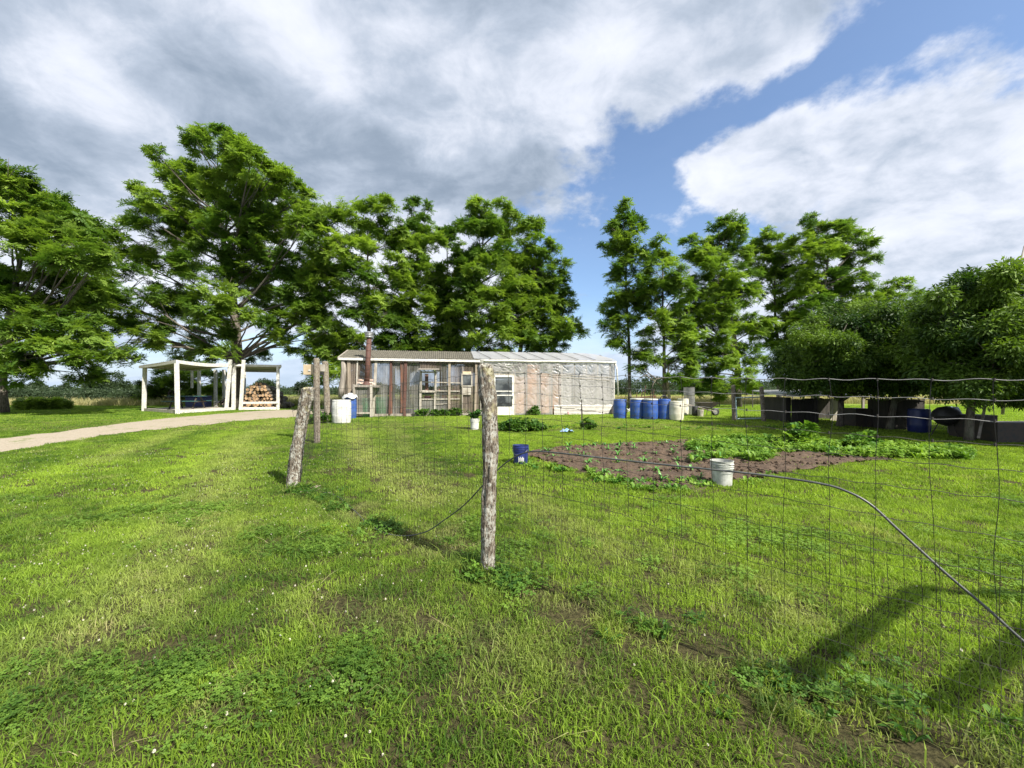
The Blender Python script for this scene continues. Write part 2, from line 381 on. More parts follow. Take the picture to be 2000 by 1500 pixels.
# ---------------------------------------------------------------- ground
ys = np.concatenate([np.arange(-12, 4, 1.0), np.arange(4, 24, .5), np.arange(24, 60, 3), np.geomspace(60, 2600, 24)])
xs = np.concatenate([-np.geomspace(60, 3600, 20)[::-1], np.arange(-56, 60, 4.), np.geomspace(60, 3600, 20)])
b = MB(); nx = len(xs)
b.v = [(float(x), float(y), zg(x, y)) for y in ys for x in xs]
b.f = [(j*nx+i, j*nx+i+1, (j+1)*nx+i+1, (j+1)*nx+i) for j in range(len(ys)-1) for i in range(nx-1)]
def groundmat(nt, b):
    n = xnoise(wpos(nt), .35, 6, .6); n2 = xnoise(wpos(nt), 3.2, 8, .68); n3 = xnoise(wpos(nt), 34, 6, .7)
    near = cmix(sstep(n3, .38, .62), (.030, .028, .013), (.080, .072, .032))
    farc = cmix(sstep(n2*.6 + n*.4, .38, .6), (.12, .18, .022), (.24, .31, .04))
    farc = cmix(sstep(n3, .3, .7)*.45, farc, (.07, .12, .018))
    g_ = nt.nodes.new('ShaderNodeNewGeometry'); s_ = nt.nodes.new('ShaderNodeSeparateXYZ'); nt.links.new(g_.outputs['Position'], s_.inputs[0])
    f = sstep(X(s_.outputs[1]), 9, 22)
    setc(nt, b, cmix(f, near, farc)); b.inputs['Roughness'].default_value = .95; b.inputs['Specular IOR Level'].default_value = .1
    addbump(nt, b, n3, .8, .03)
gobj = b.build('ground', mat('lawn_soil', groundmat)); gobj['kind'] = 'structure'

def strip(name, A, B, nseg, ncross, m, dz=.012, bump=0., jag=.0, label=None):
    """ground sheet between two screen-derived edges A (near) and B (far)"""
    A = [G(*p) for p in A]; B = [G(*p) for p in B]
    def samp(P, t):
        f_ = t*(len(P)-1); i = min(int(f_), len(P)-2); return P[i].lerp(P[i+1], f_-i)
    mb = MB()
    def P(u_, v_):
        a = samp(A, u_); c = samp(B, u_); vv_ = v_
        if v_ in (0, 1): vv_ = v_ + (mnoise.noise((a*1.6+Vector((v_*9, 0, 0))))*jag)
        q = a.lerp(c, vv_); h = dz + (.022*math.sin(q.y*2*math.pi/.72+.4*q.x) if bump else 0) + bump*(mnoise.noise(q*9)+.5*mnoise.noise(q*23))*(4*v_*(1-v_))**.4
        if bump: h += bump*.6*(4*v_*(1-v_))**.4
        return Vector((q.x, q.y, zg(q.x, q.y)+h))
    mb.grid(P, nseg, ncross); o = mb.build(name, m, smooth=True); o['kind'] = 'structure'
    return o, A, B
def gravel(nt, b):
    n = xnoise(wpos(nt), 1.4, 6, .62); n2 = xnoise(wpos(nt), 26, 6, .7)
    c = cmix(sstep(n2, .35, .65), (.37, .315, .24), (.23, .20, .15)); c = cmix(sstep(n, .56, .66)*sstep(n2, .42, .55), c, (.12, .15, .04))
    c = cmix(sstep(xnoise(wpos(nt), 11, 5, .6), .60, .66)*.7, c, (.20, .14, .09))
    setc(nt, b, c); b.inputs['Roughness'].default_value = .95; addbump(nt, b, n2, .5, .02)
_, dA, dB = strip('driveway', [(-420, 960), (-200, 918), (0, 885), (100, 868), (200, 852), (300, 840), (400, 829), (500, 820), (590, 814), (655, 811)],
      [(-420, 905), (-200, 880), (0, 857), (100, 846), (200, 832), (300, 820), (400, 811), (500, 803), (590, 800), (655, 800)], 120, 8, mat('gravel_drive', gravel), jag=.10)
def soil(nt, b):
    n = xnoise(wpos(nt), 7, 7, .68); n2 = xnoise(wpos(nt), 45, 6, .7)
    c = cmix(sstep(n, .35, .65), (.058, .037, .023), (.112, .075, .048)); c = cmix(sstep(n2, .60, .70)*.6, c, (.40, .30, .22))
    setc(nt, b, c); b.inputs['Roughness'].default_value = .97; addbump(nt, b, n2*.5+n, 1., .05)
_, sA, sB = strip('garden_soil', [(1030, 890), (1090, 908), (1160, 928), (1240, 950), (1300, 957), (1400, 946), (1480, 934), (1560, 920), (1650, 906), (1770, 897)],
      [(1040, 884), (1085, 876), (1130, 871), (1190, 868), (1260, 865), (1340, 862), (1440, 862), (1540, 866), (1660, 874), (1780, 892)], 220, 60, mat('garden_soil', soil), dz=.015, bump=.045, jag=.12)
def poly(A, B, wob=0): return np.array([(p.x, p.y) for p in A] + [(p.x, p.y) for p in B[::-1]])
def inside(pts, pg):
    x, y = pts[:, 0], pts[:, 1]; r = np.zeros(len(pts), bool); j = len(pg)-1
    for i in range(len(pg)):
        xi, yi = pg[i]; xj, yj = pg[j]
        c = ((yi > y) != (yj > y)) & (x < (xj-xi)*(y-yi)/(yj-yi+1e-12)+xi); r ^= c; j = i
    return r
PD = poly(dA, dB); PS = poly(sA, sB)
def pnoise(pts, sc, off=0.):     # smooth value noise on the ground plane, 0..1
    q = pts*sc + off; i = np.floor(q).astype(int); f = q - i; f = f*f*(3-2*f)
    h = lambda a, b_: (np.sin(a*127.1+b_*311.7+off*17.3)*43758.5453) % 1.0
    a = h(i[:, 0], i[:, 1]); b_ = h(i[:, 0]+1, i[:, 1]); c = h(i[:, 0], i[:, 1]+1); d = h(i[:, 0]+1, i[:, 1]+1)
    return (a*(1-f[:, 0])+b_*f[:, 0])*(1-f[:, 1]) + (c*(1-f[:, 0])+d*f[:, 0])*f[:, 1]
def fbm(pts, sc, off=0.): return .5*pnoise(pts, sc, off)+.3*pnoise(pts, sc*2.3, off+5)+.2*pnoise(pts, sc*5.1, off+9)
rs = np.random.RandomState(3)
def segdist(pts, a, b_):
    a = np.array(a[:2]); b_ = np.array(b_[:2]); d = b_-a; t = np.clip(((pts-a)@d)/(d@d), 0, 1)
    return np.hypot(*(pts-a-t[:, None]*d).T)
P_post = gp(952, 3.076); P_left = G(575, 952); P_two = G(619, 866)
FR = Vector((3.35, .12, 0))                         # the fence runs on to the right of the frame
def pld(pts, L):
    L = [G(*p) for p in L]; return np.min([segdist(pts, L[i], L[i+1]) for i in range(len(L)-1)], axis=0)
def mowf(pts):       # light passes of the mower curving over the left lawn
    s = 0
    for L, wd in (([(560, 818), (470, 860), (420, 940), (370, 1060), (200, 1240)], .42), ([(450, 812), (330, 850), (180, 900), (0, 960)], .38), ([(515, 815), (400, 865), (310, 950), (160, 1080), (0, 1180)], .35), ([(690, 828), (715, 900), (830, 980)], .35), ([(640, 1150), (520, 1250), (300, 1420)], .22)):
        s = s + np.exp(-(pld(pts, L)/wd)**2)
    return s
def fields(pts):
    n = fbm(pts, .45, 1.); n2 = fbm(pts, 1.7, 4.); n3 = fbm(pts, 5., 2.)
    dfence = np.minimum(segdist(pts, P_post, P_left), segdist(pts, P_post, FR))
    dryf = np.clip((n2-.70)*3.0, 0, .3)
    for L, wd, am in (([(560, 818), (470, 860), (420, 940), (370, 1060), (200, 1240)], .40, .30), ([(450, 812), (330, 850), (200, 900)], .35, .25),
                  ([(690, 828), (715, 900), (830, 980)], .35, .42), ([(760, 822), (800, 900), (900, 960)], .3, .25), ([(1000, 960), (1200, 1080), (1500, 1150)], .3, .3), ([(600, 1180), (800, 1230), (1100, 1300)], .22, .2)):
        d = pld(pts, L); dryf += 1.0*am*np.exp(-(d/wd)**2)*(.5+.8*n3)
    dryf += .42*np.exp(-(dfence/.16)**2)*(n2+.3)
    right = np.clip((pts[:, 0]+.2-.25*(3.1-pts[:, 1]))/1.2, 0, 1)*np.clip((pts[:, 1]-1.)/1.5, 0, 1)
    tint = np.clip(.06 + n*.62 + (n3-.5)*.8 + .36*right, 0, 1)
    tint = tint + np.clip(mowf(pts), 0, 1)*.35
    tint = tint + rs.normal(0, .13, len(pts))
    return np.clip(tint, 0, 1), np.clip(dryf, 0, .95), n, n2, n3, dfence
def blades(n, r, h0, h1, wd, lean, seed, flat=0.):
    q = random.Random(seed); mb = MB()
    for _ in range(n):
        a = q.uniform(0, 6.283); d = r*math.sqrt(q.random()); x, y = d*math.cos(a), d*math.sin(a)
        h = q.uniform(h0, h1)*(.65+.35*q.random()); t = q.uniform(0, 6.283); l = h*lean*q.random()*1.5; w_ = wd*q.uniform(.6, 1.2)
        f = q.uniform(0, 6.283); cx, cy = math.cos(f)*w_/2, math.sin(f)*w_/2
        lx, ly = math.cos(t)*l, math.sin(t)*l; hm = h*.62; droop = q.random()*flat
        mb.add([(x-cx, y-cy, -.004), (x+cx, y+cy, -.004), (x+lx*.4+cx*.85, y+ly*.4+cy*.85, hm), (x+lx*.4-cx*.85, y+ly*.4-cy*.85, hm),
                (x+lx*1.25, y+ly*1.25, h*(1-droop))], [(0, 1, 2, 3), (3, 2, 4)])
    return mb
def cloverm(n, r, h0, h1, lr, seed):
    q = random.Random(seed); mb = MB()
    for _ in range(n):
        a = q.uniform(0, 6.283); d = r*math.sqrt(q.random()); x, y = d*math.cos(a), d*math.sin(a); h = q.uniform(h0, h1)
        tx, ty = q.uniform(-.4, .4), q.uniform(-.4, .4); a0 = q.uniform(0, 6.283); l = lr*q.uniform(.7, 1.15)
        for k in range(3):
            t = a0+k*2.094; dx_, dy_ = math.cos(t), math.sin(t); px_, py_ = -dy_, dx_
            P = [(0, 0), (.75*l, -.62*l), (1.45*l, -.45*l), (1.38*l, 0), (1.45*l, .45*l), (.75*l, .62*l)]
            vs = []
            for i, (f_, s_) in enumerate(P):
                ex = f_*dx_+s_*px_; ey = f_*dy_+s_*py_
                vs.append((x+ex, y+ey, h+ex*tx+ey*ty+abs(s_)*.25))
            mb.add(vs, [(0, 1, 2, 3), (0, 3, 4, 5)])
        mb.add([(x-.0007, y, 0), (x+.0007, y, 0), (x+.0007, y, h), (x-.0007, y, h)], [(0, 1, 2, 3)])
    return mb
def broadm(n, r, L, wd, up, seed):
    """rosette of broad weed leaves"""
    q = random.Random(seed); mb = MB()
    for _ in range(n):
        a = q.uniform(0, 6.283); d = r*q.random(); x, y = d*math.cos(a), d*math.sin(a); t = a+q.uniform(-.6, .6); l = L*q.uniform(.5, 1.); w_ = wd*l
        dx_, dy_ = math.cos(t), math.sin(t); px_, py_ = -dy_, dx_; h = up*q.uniform(.4, 1.2)
        st = [(0, .15, 0), (.3, 1., .55), (.65, .85, .9), (1., .05, .65)]
        vs = []
        for f_, ww, hh in st:
            for s_ in (-1, 0, 1): vs.append((x+dx_*l*f_+px_*s_*ww*w_/2, y+dy_*l*f_+py_*s_*ww*w_/2, h*hh+(.12*w_ if s_ else 0)))
        mb.add(vs, [(3*i+j, 3*i+j+1, 3*i+j+4, 3*i+j+3) for i in range(3) for j in range(2)])
    return mb
def frust(y0, y1, dens, margin=.9, k=1.34):
    A = (k*(y0+y1)+2*margin)*(y1-y0); n = int(A*dens)
    y = rs.uniform(y0, y1, n*2); x = rs.uniform(-1, 1, n*2)*(k*y1+margin); keep = np.abs(x) < k*y+margin
    p = np.stack([x[keep], y[keep]], 1); want = int(A*dens); return p[:want] if len(p) > want else p
ZG = np.vectorize(lambda y: zg(0, y))
def lay(name, pts, idxs, scl, tint, dry, protos, label, tilt=.12, cat='grass'):
    n = len(pts); pos = np.stack([pts[:, 0], pts[:, 1], ZG(pts[:, 1]) if n else pts[:, 0]], 1)
    rot = np.stack([rs.normal(0, tilt, n), rs.normal(0, tilt, n), rs.uniform(0, 6.283, n)], 1)
    return scatter(name, pos, rot, scl, idxs, {'tint': tint, 'dry': dry}, protos, kind='stuff', label=label, cat=cat)
def clear(pts, bedkeep=.10):
    k = ~inside(pts, PD); b_ = inside(pts, PS); k &= (~b_) | (rs.rand(len(pts)) < bedkeep)
    return k
# near lawn
pts = frust(.75, 5.2, 300); pts = pts[clear(pts)]
tint, dry, n, n2, n3, df = fields(pts)
bare = np.zeros(len(pts))
for (px, py, r_) in ((655, 1180, .10), (720, 1050, .16), (790, 1085, .12), (1000, 1150, .12), (1130, 1210, .2), (1290, 1215, .2), (640, 960, .15), (1450, 1370, .2), (1620, 1420, .25)):
    g_ = G(px, py); bare = np.maximum(bare, np.exp(-(np.hypot(pts[:, 0]-g_.x, pts[:, 1]-g_.y)/r_)**2))
bare = np.maximum(bare, .85*np.exp(-(df/.11)**2)*(n3 > .45))
k = rs.rand(len(pts)) > bare*.9 + .05*(n3 < .3)
pts, tint, dry, n, n2, n3 = pts[k], tint[k], dry[k], n[k], n2[k], n3[k]
cl = (fbm(pts, 1.1, 12.)+.35*(rs.rand(len(pts))-.5)) > .73
dryp = (rs.rand(len(pts)) < .06+.25*dry)
gm = M['blade']
near = [proto('b', blades(34, .085, .022, .062, .0048, .85, i, .4), gm) for i in range(5)] + [proto('b', blades(20, .09, .04, .088, .0050, 1.1, 20+i, .6), gm) for i in range(3)]
idx = np.where(rs.rand(len(pts)) < (.06+.22*(n2 > .55)), rs.randint(5, 8, len(pts)), rs.randint(0, 5, len(pts)))
dd = np.clip(dry + dryp*.35*rs.rand(len(pts)), 0, 1)
lay('lawn_grass', pts[~cl], idx[~cl], rs.uniform(.65, 1.2, (~cl).sum()), tint[~cl], dd[~cl], near, 'mown green grass covering the near lawn on both sides of the wire fence')
cpr = [proto('c', cloverm(26, .085, .02, .048, .0078, 50+i), M['clover']) for i in range(4)]
k2 = cl
lay('clover_cover', pts[k2], rs.randint(0, 4, k2.sum()), rs.uniform(.8, 1.25, k2.sum()), tint[k2], dry[k2]*0, cpr, 'low white clover leaves mixed into the near lawn', .1, 'clover')
k3 = cl & (rs.rand(len(pts)) < .8)
lay('clover_grass', pts[k3]+rs.normal(0, .03, (k3.sum(), 2)), idx[k3], rs.uniform(.6, 1., k3.sum()), tint[k3], dd[k3], near, 'thin grass blades growing up between the clover leaves')
# straw and dead clippings
st = frust(.8, 6, 12); _, dry_, _, _, n3_, df_ = fields(st); k = (rs.rand(len(st)) < dry_*1.2+.12) & clear(st)
spr = [proto('s', blades(9, .08, .02, .05, .0034, 2.6, 80+i, .8), gm) for i in range(3)]
lay('dead_grass', st[k], rs.randint(0, 3, k.sum()), rs.uniform(.8, 1.5, k.sum()), rs.rand(k.sum()), rs.uniform(.55, 1., k.sum()), spr, 'dry straw coloured clippings lying in the near lawn', .35)
# middle and far lawn
pts = frust(5.2, 13, 75); tint, dry, n, n2, n3, df = fields(pts); k = clear(pts) & (rs.rand(len(pts)) > .7*np.exp(-(df/.1)**2))
mid = [proto('b', blades(56, .15, .02, .062, .009, .7, 100+i, .35), gm) for i in range(4)]
lay('lawn_grass', pts[k], rs.randint(0, 4, k.sum()), rs.uniform(.7, 1.2, k.sum()), tint[k], dry[k], mid, 'mown lawn grass in the middle distance around the garden bed', .08)
pts = frust(13, 34, 11); tint, dry, n, n2, n3, df = fields(pts)
k = clear(pts) 
far = [proto('b', blades(52, .36, .02, .06, .017, .7, 120+i, .3), gm) for i in range(4)]
lay('lawn_grass', pts[k], rs.randint(0, 4, k.sum()), rs.uniform(.7, 1.2, k.sum()), tint[k], dry[k]*.8, far, 'far lawn grass in front of the greenhouse and the open shelter', .05)
# clover flower heads
def flowerm(seed, h):
    q = random.Random(seed); mb = MB()
    mb.tube([(0, 0, 0), (.004, .002, h*.6), (.002, -.003, h)], .0009, 3, False, 1)
    for k_ in range(26):
        a = k_*2.4; z = 1-2*(k_+.5)/26*.85; r_ = math.sqrt(max(0, 1-z*z)); d = Vector((r_*math.cos(a), r_*math.sin(a), z)); c = Vector((.002, -.003, h+.004))
        s_ = d.cross(Vector((0, 0, 1))); s_ = s_.normalized()*.0022 if s_.length > .01 else Vector((.0022, 0, 0))
        mb.add([c+d*.003-s_, c+d*.003+s_, c+d*.0095+s_*.7, c+d*.0095-s_*.7], [(0, 1, 2, 3)])
    return mb
fpts = frust(1.1, 9., 26); f_ = fbm(fpts, .9, 31.)
lw = np.clip((-.1-fpts[:, 0])/1.0, 0.04, 1); k = (f_+.25*rs.rand(len(fpts)) > .55) & (rs.rand(len(fpts)) < lw) & clear(fpts, 0)
fp = fpts[k]
lay('clover_flowers', fp, rs.randint(0, 3, len(fp)), rs.uniform(.4, .65, len(fp))*(1+.03*fp[:, 1]), rs.rand(len(fp)), fp[:, 0]*0, [proto('f', flowerm(i, .035+.015*i), [M['petal'], M['clover']]) for i in range(3)], 'small white clover flower heads scattered over the lawn', .15, 'clover flowers')
# weeds along the foot of the fence
wp = []; rq = random.Random(5)
for a, b_, nn in ((P_post, P_left, 300), (P_post, FR, 270)):
    for _ in range(nn):
        t = rq.random(); 
        if mnoise.noise(Vector((t*9, a.x, 3.3))) < -.12: continue
        wp.append((a.x+(b_.x-a.x)*t+rq.gauss(0, .075), a.y+(b_.y-a.y)*t+rq.gauss(0, .075)))
for (px, py, n_, r_) in ((1250, 1225, 12, .16), (740, 1035, 30, .2), (640, 960, 20, .18), (1530, 1350, 12, .3), (1010, 1130, 20, .15), (900, 1110, 20, .15), (1700, 1400, 14, .3), (930, 1130, 12, .1)):
    g_ = G(px, py)
    for _ in range(n_): wp.append((g_.x+rq.gauss(0, r_), g_.y+rq.gauss(0, r_*.5)))
wp = np.array(wp)
wpr = [proto('w', broadm(9, .03, .085, .32, .055, 200+i), M['weed']) for i in range(3)] + [proto('w', cloverm(22, .09, .03, .085, .013, 210+i), M['weed']) for i in range(2)] + [proto('w', blades(26, .06, .08, .17, .005, .9, 220+i, .5), M['blade']) for i in range(2)]
lay('fence_weeds', wp, rs.randint(0, 7, len(wp)), rs.uniform(.6, 1.2, len(wp)), rs.rand(len(wp))*.8, rs.rand(len(wp))*.15, wpr, 'leafy weeds and long grass growing along the foot of the wire fence', .15, 'weeds')

# tall hay field behind everything
def hay(seed, n=70, r=.8):
    return blades(n, r, .35, .85, .035, .35, seed, .2)
p = np.stack([rs.uniform(-85, 85, 9000), rs.uniform(33, 62, 9000)], 1)
edge = 37+3*fbm(p*np.array([1, 0]), .1, 3.)+np.where(p[:, 0] < -14, -7, 0)
p = p[(p[:, 1] > edge) & (np.abs(p[:, 0]) < 1.4*p[:, 1]+2)]
z = ZG(p[:, 1])
scatter('tall_grass_field', np.stack([p[:, 0], p[:, 1], z], 1), np.stack([p[:, 0]*0, p[:, 0]*0, rs.uniform(0, 6.28, len(p))], 1), rs.uniform(.75, 1.2, len(p)), rs.randint(0, 4, len(p)),
        {'tint': np.clip(fbm(p, .12, 6.)*1.3-.1+np.where(p[:, 0] > 4, .25, -.25), 0, 1), 'dry': z*0}, [proto('h', hay(300+i), M['tallgrass']) for i in range(4)], kind='stuff', label='tall uncut hay grass in the field behind the yard', cat='grass')

# ---------------------------------------------------------------- trees
def frondspray(seed, nf=7, L=.46, ll=.19, wd=.075, droop=.30, pairs=5):
    q = random.Random(seed); mb = MB()
    for k_ in range(nf):
        a = k_*6.283/nf+q.uniform(-.4, .4); e = q.uniform(-.25, 1.05); l = L*q.uniform(.7, 1.1)
        pts = []
        for i in range(pairs+1):
            t = (i+1)/(pairs+1); r_ = l*t*math.cos(e); z_ = l*t*math.sin(e)-droop*l*t*t
            pts.append(Vector((math.cos(a)*r_, math.sin(a)*r_, z_)))
        side = Vector((-math.sin(a), math.cos(a), 0))
        for i, p_ in enumerate(pts):
            fw = (p_-(pts[i-1] if i else Vector((0, 0, 0)))).normalized(); size = ll*(1-.35*abs(i/pairs-.4))
            for s_ in ((-1, 1) if i < pairs else (0,)):
                d = (fw*.55+side*s_*.85+Vector((0, 0, -.28*q.random()))).normalized() if s_ else fw
                n_ = d.cross(Vector((0, 0, 1))).normalized()*wd/2; tip = p_+d*size*q.uniform(.8, 1.1)
                m_ = p_+d*size*.42
                mb.add([p_, m_+n_, tip, m_-n_+Vector((0, 0, q.uniform(-.01, .01)))], [(0, 1, 2, 3)])
    return mb
def leafball(seed, n=70, r=.30, ll=.12, wd=.05, droop=.5):
    q = random.Random(seed); mb = MB()
    for _ in range(n):
        d = Vector((q.gauss(0, 1), q.gauss(0, 1), q.gauss(0, .8))).normalized(); p_ = d*r*q.random()**.4
        e = (d+Vector((q.gauss(0, .5), q.gauss(0, .5), -droop+q.gauss(0, .4)))).normalized(); n_ = e.cross(Vector((q.gauss(0, .4), q.gauss(0, .4), 1))).normalized()*wd/2
        s_ = ll*q.uniform(.7, 1.2); m_ = p_+e*s_*.45
        mb.add([p_, m_+n_, p_+e*s_, m_-n_], [(0, 1, 2, 3)])
    return mb
PROTO = {
 'walnut': (lambda: [proto('l', frondspray(400+i), M['leaf']) for i in range(5)]),
 'dark': (lambda: [proto('l', frondspray(420+i), M['leaf']) for i in range(5)]),
 'fruit': (lambda: [proto('l', leafball(440+i, 80, .27, .13, .042, .6), M['leaf3']) for i in range(5)]),
 'far': (lambda: [proto('l', leafball(460+i, 60, .9, .42, .26, .3), M['farleaf']) for i in range(4)]),
}
def tree(name, label, bpx, Z, clumps, kind='walnut', tr=.22, group=None, dens=1., depth=.75, sc=1., tbias=0., base=None, seed=0, lean=0., fork=.30):
    q = random.Random(900+seed+int(bpx)); r2 = np.random.RandomState(50+seed+abs(int(bpx)))
    B0 = base if base is not None else gp(bpx, Z)
    t = thing(name, label, 'tree', B0, group=group)
    cl = []; xm = sum(c[0] for c in clumps)/len(clumps)
    W_ = (max(c[0] for c in clumps)-min(c[0] for c in clumps))/2
    for c in clumps:
        p_ = at(c[0], c[1], Z); r_ = c[2]/F*Z*1.07
        ex = (c[0]-xm)/max(W_, 1); dep = W_/F*Z*math.sqrt(max(.05, 1-ex*ex))*depth
        # the clump seen in front, and a partner on the far side so that the crown is round
        d1 = c[3] if len(c) > 3 else q.uniform(-1, .25)*dep
        P1 = Vector((p_.x*(Z+d1)/Z, Z+d1, HC+(p_.z-HC)*(Z+d1)/Z)); cl.append((P1, r_))
        if r_ > .7 and q.random() < .5:
            d2 = q.uniform(.3, 1)*dep; zz = HC+(p_.z-HC)*(.93 if p_.z > HC+3 else 1.0)
            cl.append((Vector((p_.x*.97, Z+d2, zz)), r_*.9))
    top = max(cl, key=lambda c: c[0].z)[0]; zb = min(c[0].z for c in cl)
    # trunk
    H = top.z-B0.z; tx = Vector((at(xm, YH, Z).x*.5+top.x*.5, Z, 0)); tp = []
    for i in range(13):
        s_ = i/12; f_ = ss((s_-fork*.6)/(1-fork*.6)) if s_ > fork*.6 else 0
        tp.append(Vector((B0.x+(tx.x-B0.x)*f_*.8+lean*s_*H*.1+mnoise.noise(Vector((s_*3, bpx, 1)))*.25*s_, B0.y+(Z-B0.y)*f_+mnoise.noise(Vector((s_*3, bpx, 7)))*.25*s_, B0.z-.05+H*.93*s_)))
    trs = [tr*(1.25 if i == 0 else 1)*(1-.9*(i/12)**.9)+.015 for i in range(13)]
    mb = MB(); mb.tube(tp, trs, 10); tru = mb.build('trunk', M['bark'], t, smooth=True)
    def tpt(z):
        s_ = max(0, min(1, (z-tp[0].z)/(tp[-1].z-tp[0].z)))*12; i = min(int(s_), 11); return tp[i].lerp(tp[i+1], s_-i), trs[i]
    mb = MB(); 
    for c, r_ in cl:
        hd = math.hypot(c.x-B0.x, c.y-B0.y); z0 = c.z-hd*q.uniform(.25, .75)-r_*.3; z0 = max(z0, B0.z+H*fork*.62, B0.z+.9); z0 = min(z0, c.z-.1)
        a, ra = tpt(z0); rb = min(ra*.45, .015+.016*(c-a).length**.8)
        P = []
        for i in range(7):
            s_ = i/6; m_ = a.lerp(c, s_); m_.z += (1-(2*s_-1)**2)*(c-a).length*.06*(1 if c.z < a.z+2 else -.5)
            m_ += Vector((mnoise.noise(m_*.6), mnoise.noise(m_*.6+Vector((9, 0, 0))), mnoise.noise(m_*.6+Vector((0, 9, 0)))))*.22*s_*(1-s_)*4*.6; P.append(m_)
        mb.tube(P, [rb*(1-.8*i/6)+.006 for i in range(7)], 6)
        for _ in range(4):
            d = Vector((q.gauss(0, 1), q.gauss(0, 1), q.gauss(.25, .8))).normalized(); s0 = P[q.choice((3, 4, 5, 6))]; e = c+d*r_*.95
            mb.tube([s0, s0.lerp(e, .5)+Vector((0, 0, .08)), e], [rb*.28+.006, rb*.16+.005, .004], 4)
    mb.build('branches', M['bark'], t, smooth=True)
    pos = []; rot = []; scl = []; tint = []
    sc = sc*{'walnut': .88, 'dark': .9}.get(kind, 1.0); sp_ = {'walnut': .5, 'dark': .5, 'fruit': .38, 'far': 1.3}[kind]*sc
    for c, r_ in cl:
        ct = q.uniform(.05, .75)
        nsub = max(4, int(6+7*r_)); 
        n_ = max(9, int(dens*11.5*(r_/sp_)**2))
        subs = []
        for k_ in range(nsub):
            d = Vector((q.gauss(0, 1), q.gauss(0, 1), q.gauss(.05, .9))).normalized(); subs.append((c+Vector((d.x*r_*.72, d.y*r_*.72, d.z*r_*.62)), r_*q.uniform(.2, .45), q.uniform(-.2, .2)))
        for k_ in range(n_):
            s0, sr, st_ = subs[q.randrange(nsub)]
            d = Vector((q.gauss(0, 1), q.gauss(0, 1), abs(q.gauss(0, .8))*.9-.12)).normalized()
            p_ = s0+Vector((d.x, d.y, d.z*.85))*sr*(.4+.75*q.random())
            if p_.z < B0.z+.35: continue
            pos.append(p_); o = p_-c; yaw = math.atan2(o.y, o.x)
            tl = q.gauss(.25, .25)
            rot.append((q.gauss(0, .28)+tl*math.sin(yaw)*-1, q.gauss(0, .28)+tl*math.cos(yaw), q.uniform(0, 6.283)))
            scl.append(q.uniform(.7, 1.15)*sc); tint.append(min(1, max(0, ct+st_+q.gauss(0, .12)+tbias)))
    cr = scatter('crown', pos, rot, scl, [q.randrange(4) for _ in pos], {'tint': tint, 'dry': [0]*len(pos)}, PROTO[kind](), t, kind='stuff')
    return t
NLEAF = 0
T = tree
BL = 'trees standing round the yard'
T('walnut_tree', 'broad tree cut off by the left edge of the photo', 2, 22,
  [(15,350,35),(60,400,46),(110,420,40),(150,445,28),(20,440,70),(90,480,55),(150,500,45),(182,520,18),(40,560,75),(120,570,55),(165,575,36),(205,595,16),(30,640,60),(100,650,50),(155,640,40),(200,660,20),(50,705,38),(25,725,40),(110,690,30),(160,695,24),(205,690,20),(245,688,13),(-60,420,70),(-90,560,90),(-70,680,70),(-20,345,40)],
  tr=.26, group=BL, seed=1)
T('walnut_tree', 'tallest tree of all with a huge spreading crown behind the open white shelter', 464, 27.5,
  [(368,262,20),(388,290,26),(425,285,34),(470,300,28),(488,325,34),(305,300,15),(322,332,20),(350,350,32),(280,378,22),(322,395,34),(400,360,48),(452,370,46),(538,335,22),(555,365,32),(515,395,40),(602,382,15),(604,412,18),
   (262,432,26),(225,448,13),(300,435,42),(378,440,52),(458,450,52),(535,440,46),(590,450,32),(268,505,34),(325,510,46),(400,520,52),(480,520,46),(550,520,44),(612,505,34),(205,580,24),(255,565,46),(335,585,46),(395,610,34),(520,590,38),(590,570,44),(640,560,30),(180,612,18),(230,625,40),(290,640,34),(300,675,16),(420,640,34),(400,685,28),(358,690,22),(440,690,18),(560,640,30),(525,640,24),(605,610,28),(570,680,16),(545,665,18),(430,580,40),(490,620,24)],
  tr=.42, group=BL, seed=2, depth=.6, dens=1.0)
T('walnut_tree', 'bright leafy tree between the tallest tree and the rusty chimney', 722, 25,
  [(640,430,28),(690,425,38),(742,408,28),(765,440,26),(622,485,36),(680,490,46),(740,480,38),(770,520,26),(640,545,40),(700,550,38),(620,600,34),(690,600,30),(640,650,40),(690,665,30),(606,690,26),(650,700,32),(700,700,22),(655,735,24),(725,590,26),(745,625,22),(620,740,20)],
  tr=.17, group=BL, seed=3, depth=.7)
T('walnut_tree', 'thin topped tree with two small tufts at its tip behind the greenhouse', 795, 29,
  [(805,402,18),(840,402,11),(815,440,26),(840,470,30),(800,500,32),(830,540,42),(780,560,38),(760,610,36),(820,600,46),(780,660,45),(840,660,45),(800,700,35),(850,700,40),(760,690,35),(740,650,30)], kind='dark', tr=.2, group=BL, seed=4, tbias=-.12)
T('walnut_tree', 'dark lower tree in the middle of the thick group behind the greenhouse', 868, 30,
  [(870,462,22),(900,498,26),(880,540,38),(865,600,42),(900,650,48),(880,690,36),(850,560,30)], kind='dark', tr=.2, group=BL, seed=5, tbias=-.15, dens=1.4)
T('walnut_tree', 'highest round topped tree directly behind the middle of the greenhouse roof', 912, 28,
  [(940,405,20),(970,420,32),(930,440,36),(1000,440,28),(960,480,48),(915,510,36),(1000,500,44),(960,550,50),(1010,565,42),(940,610,50),(1000,620,48),(960,670,45),(1030,665,36),(915,560,36),(930,700,34),(980,710,34),(890,610,40)], tr=.26, group=BL, seed=6, tbias=-.05)
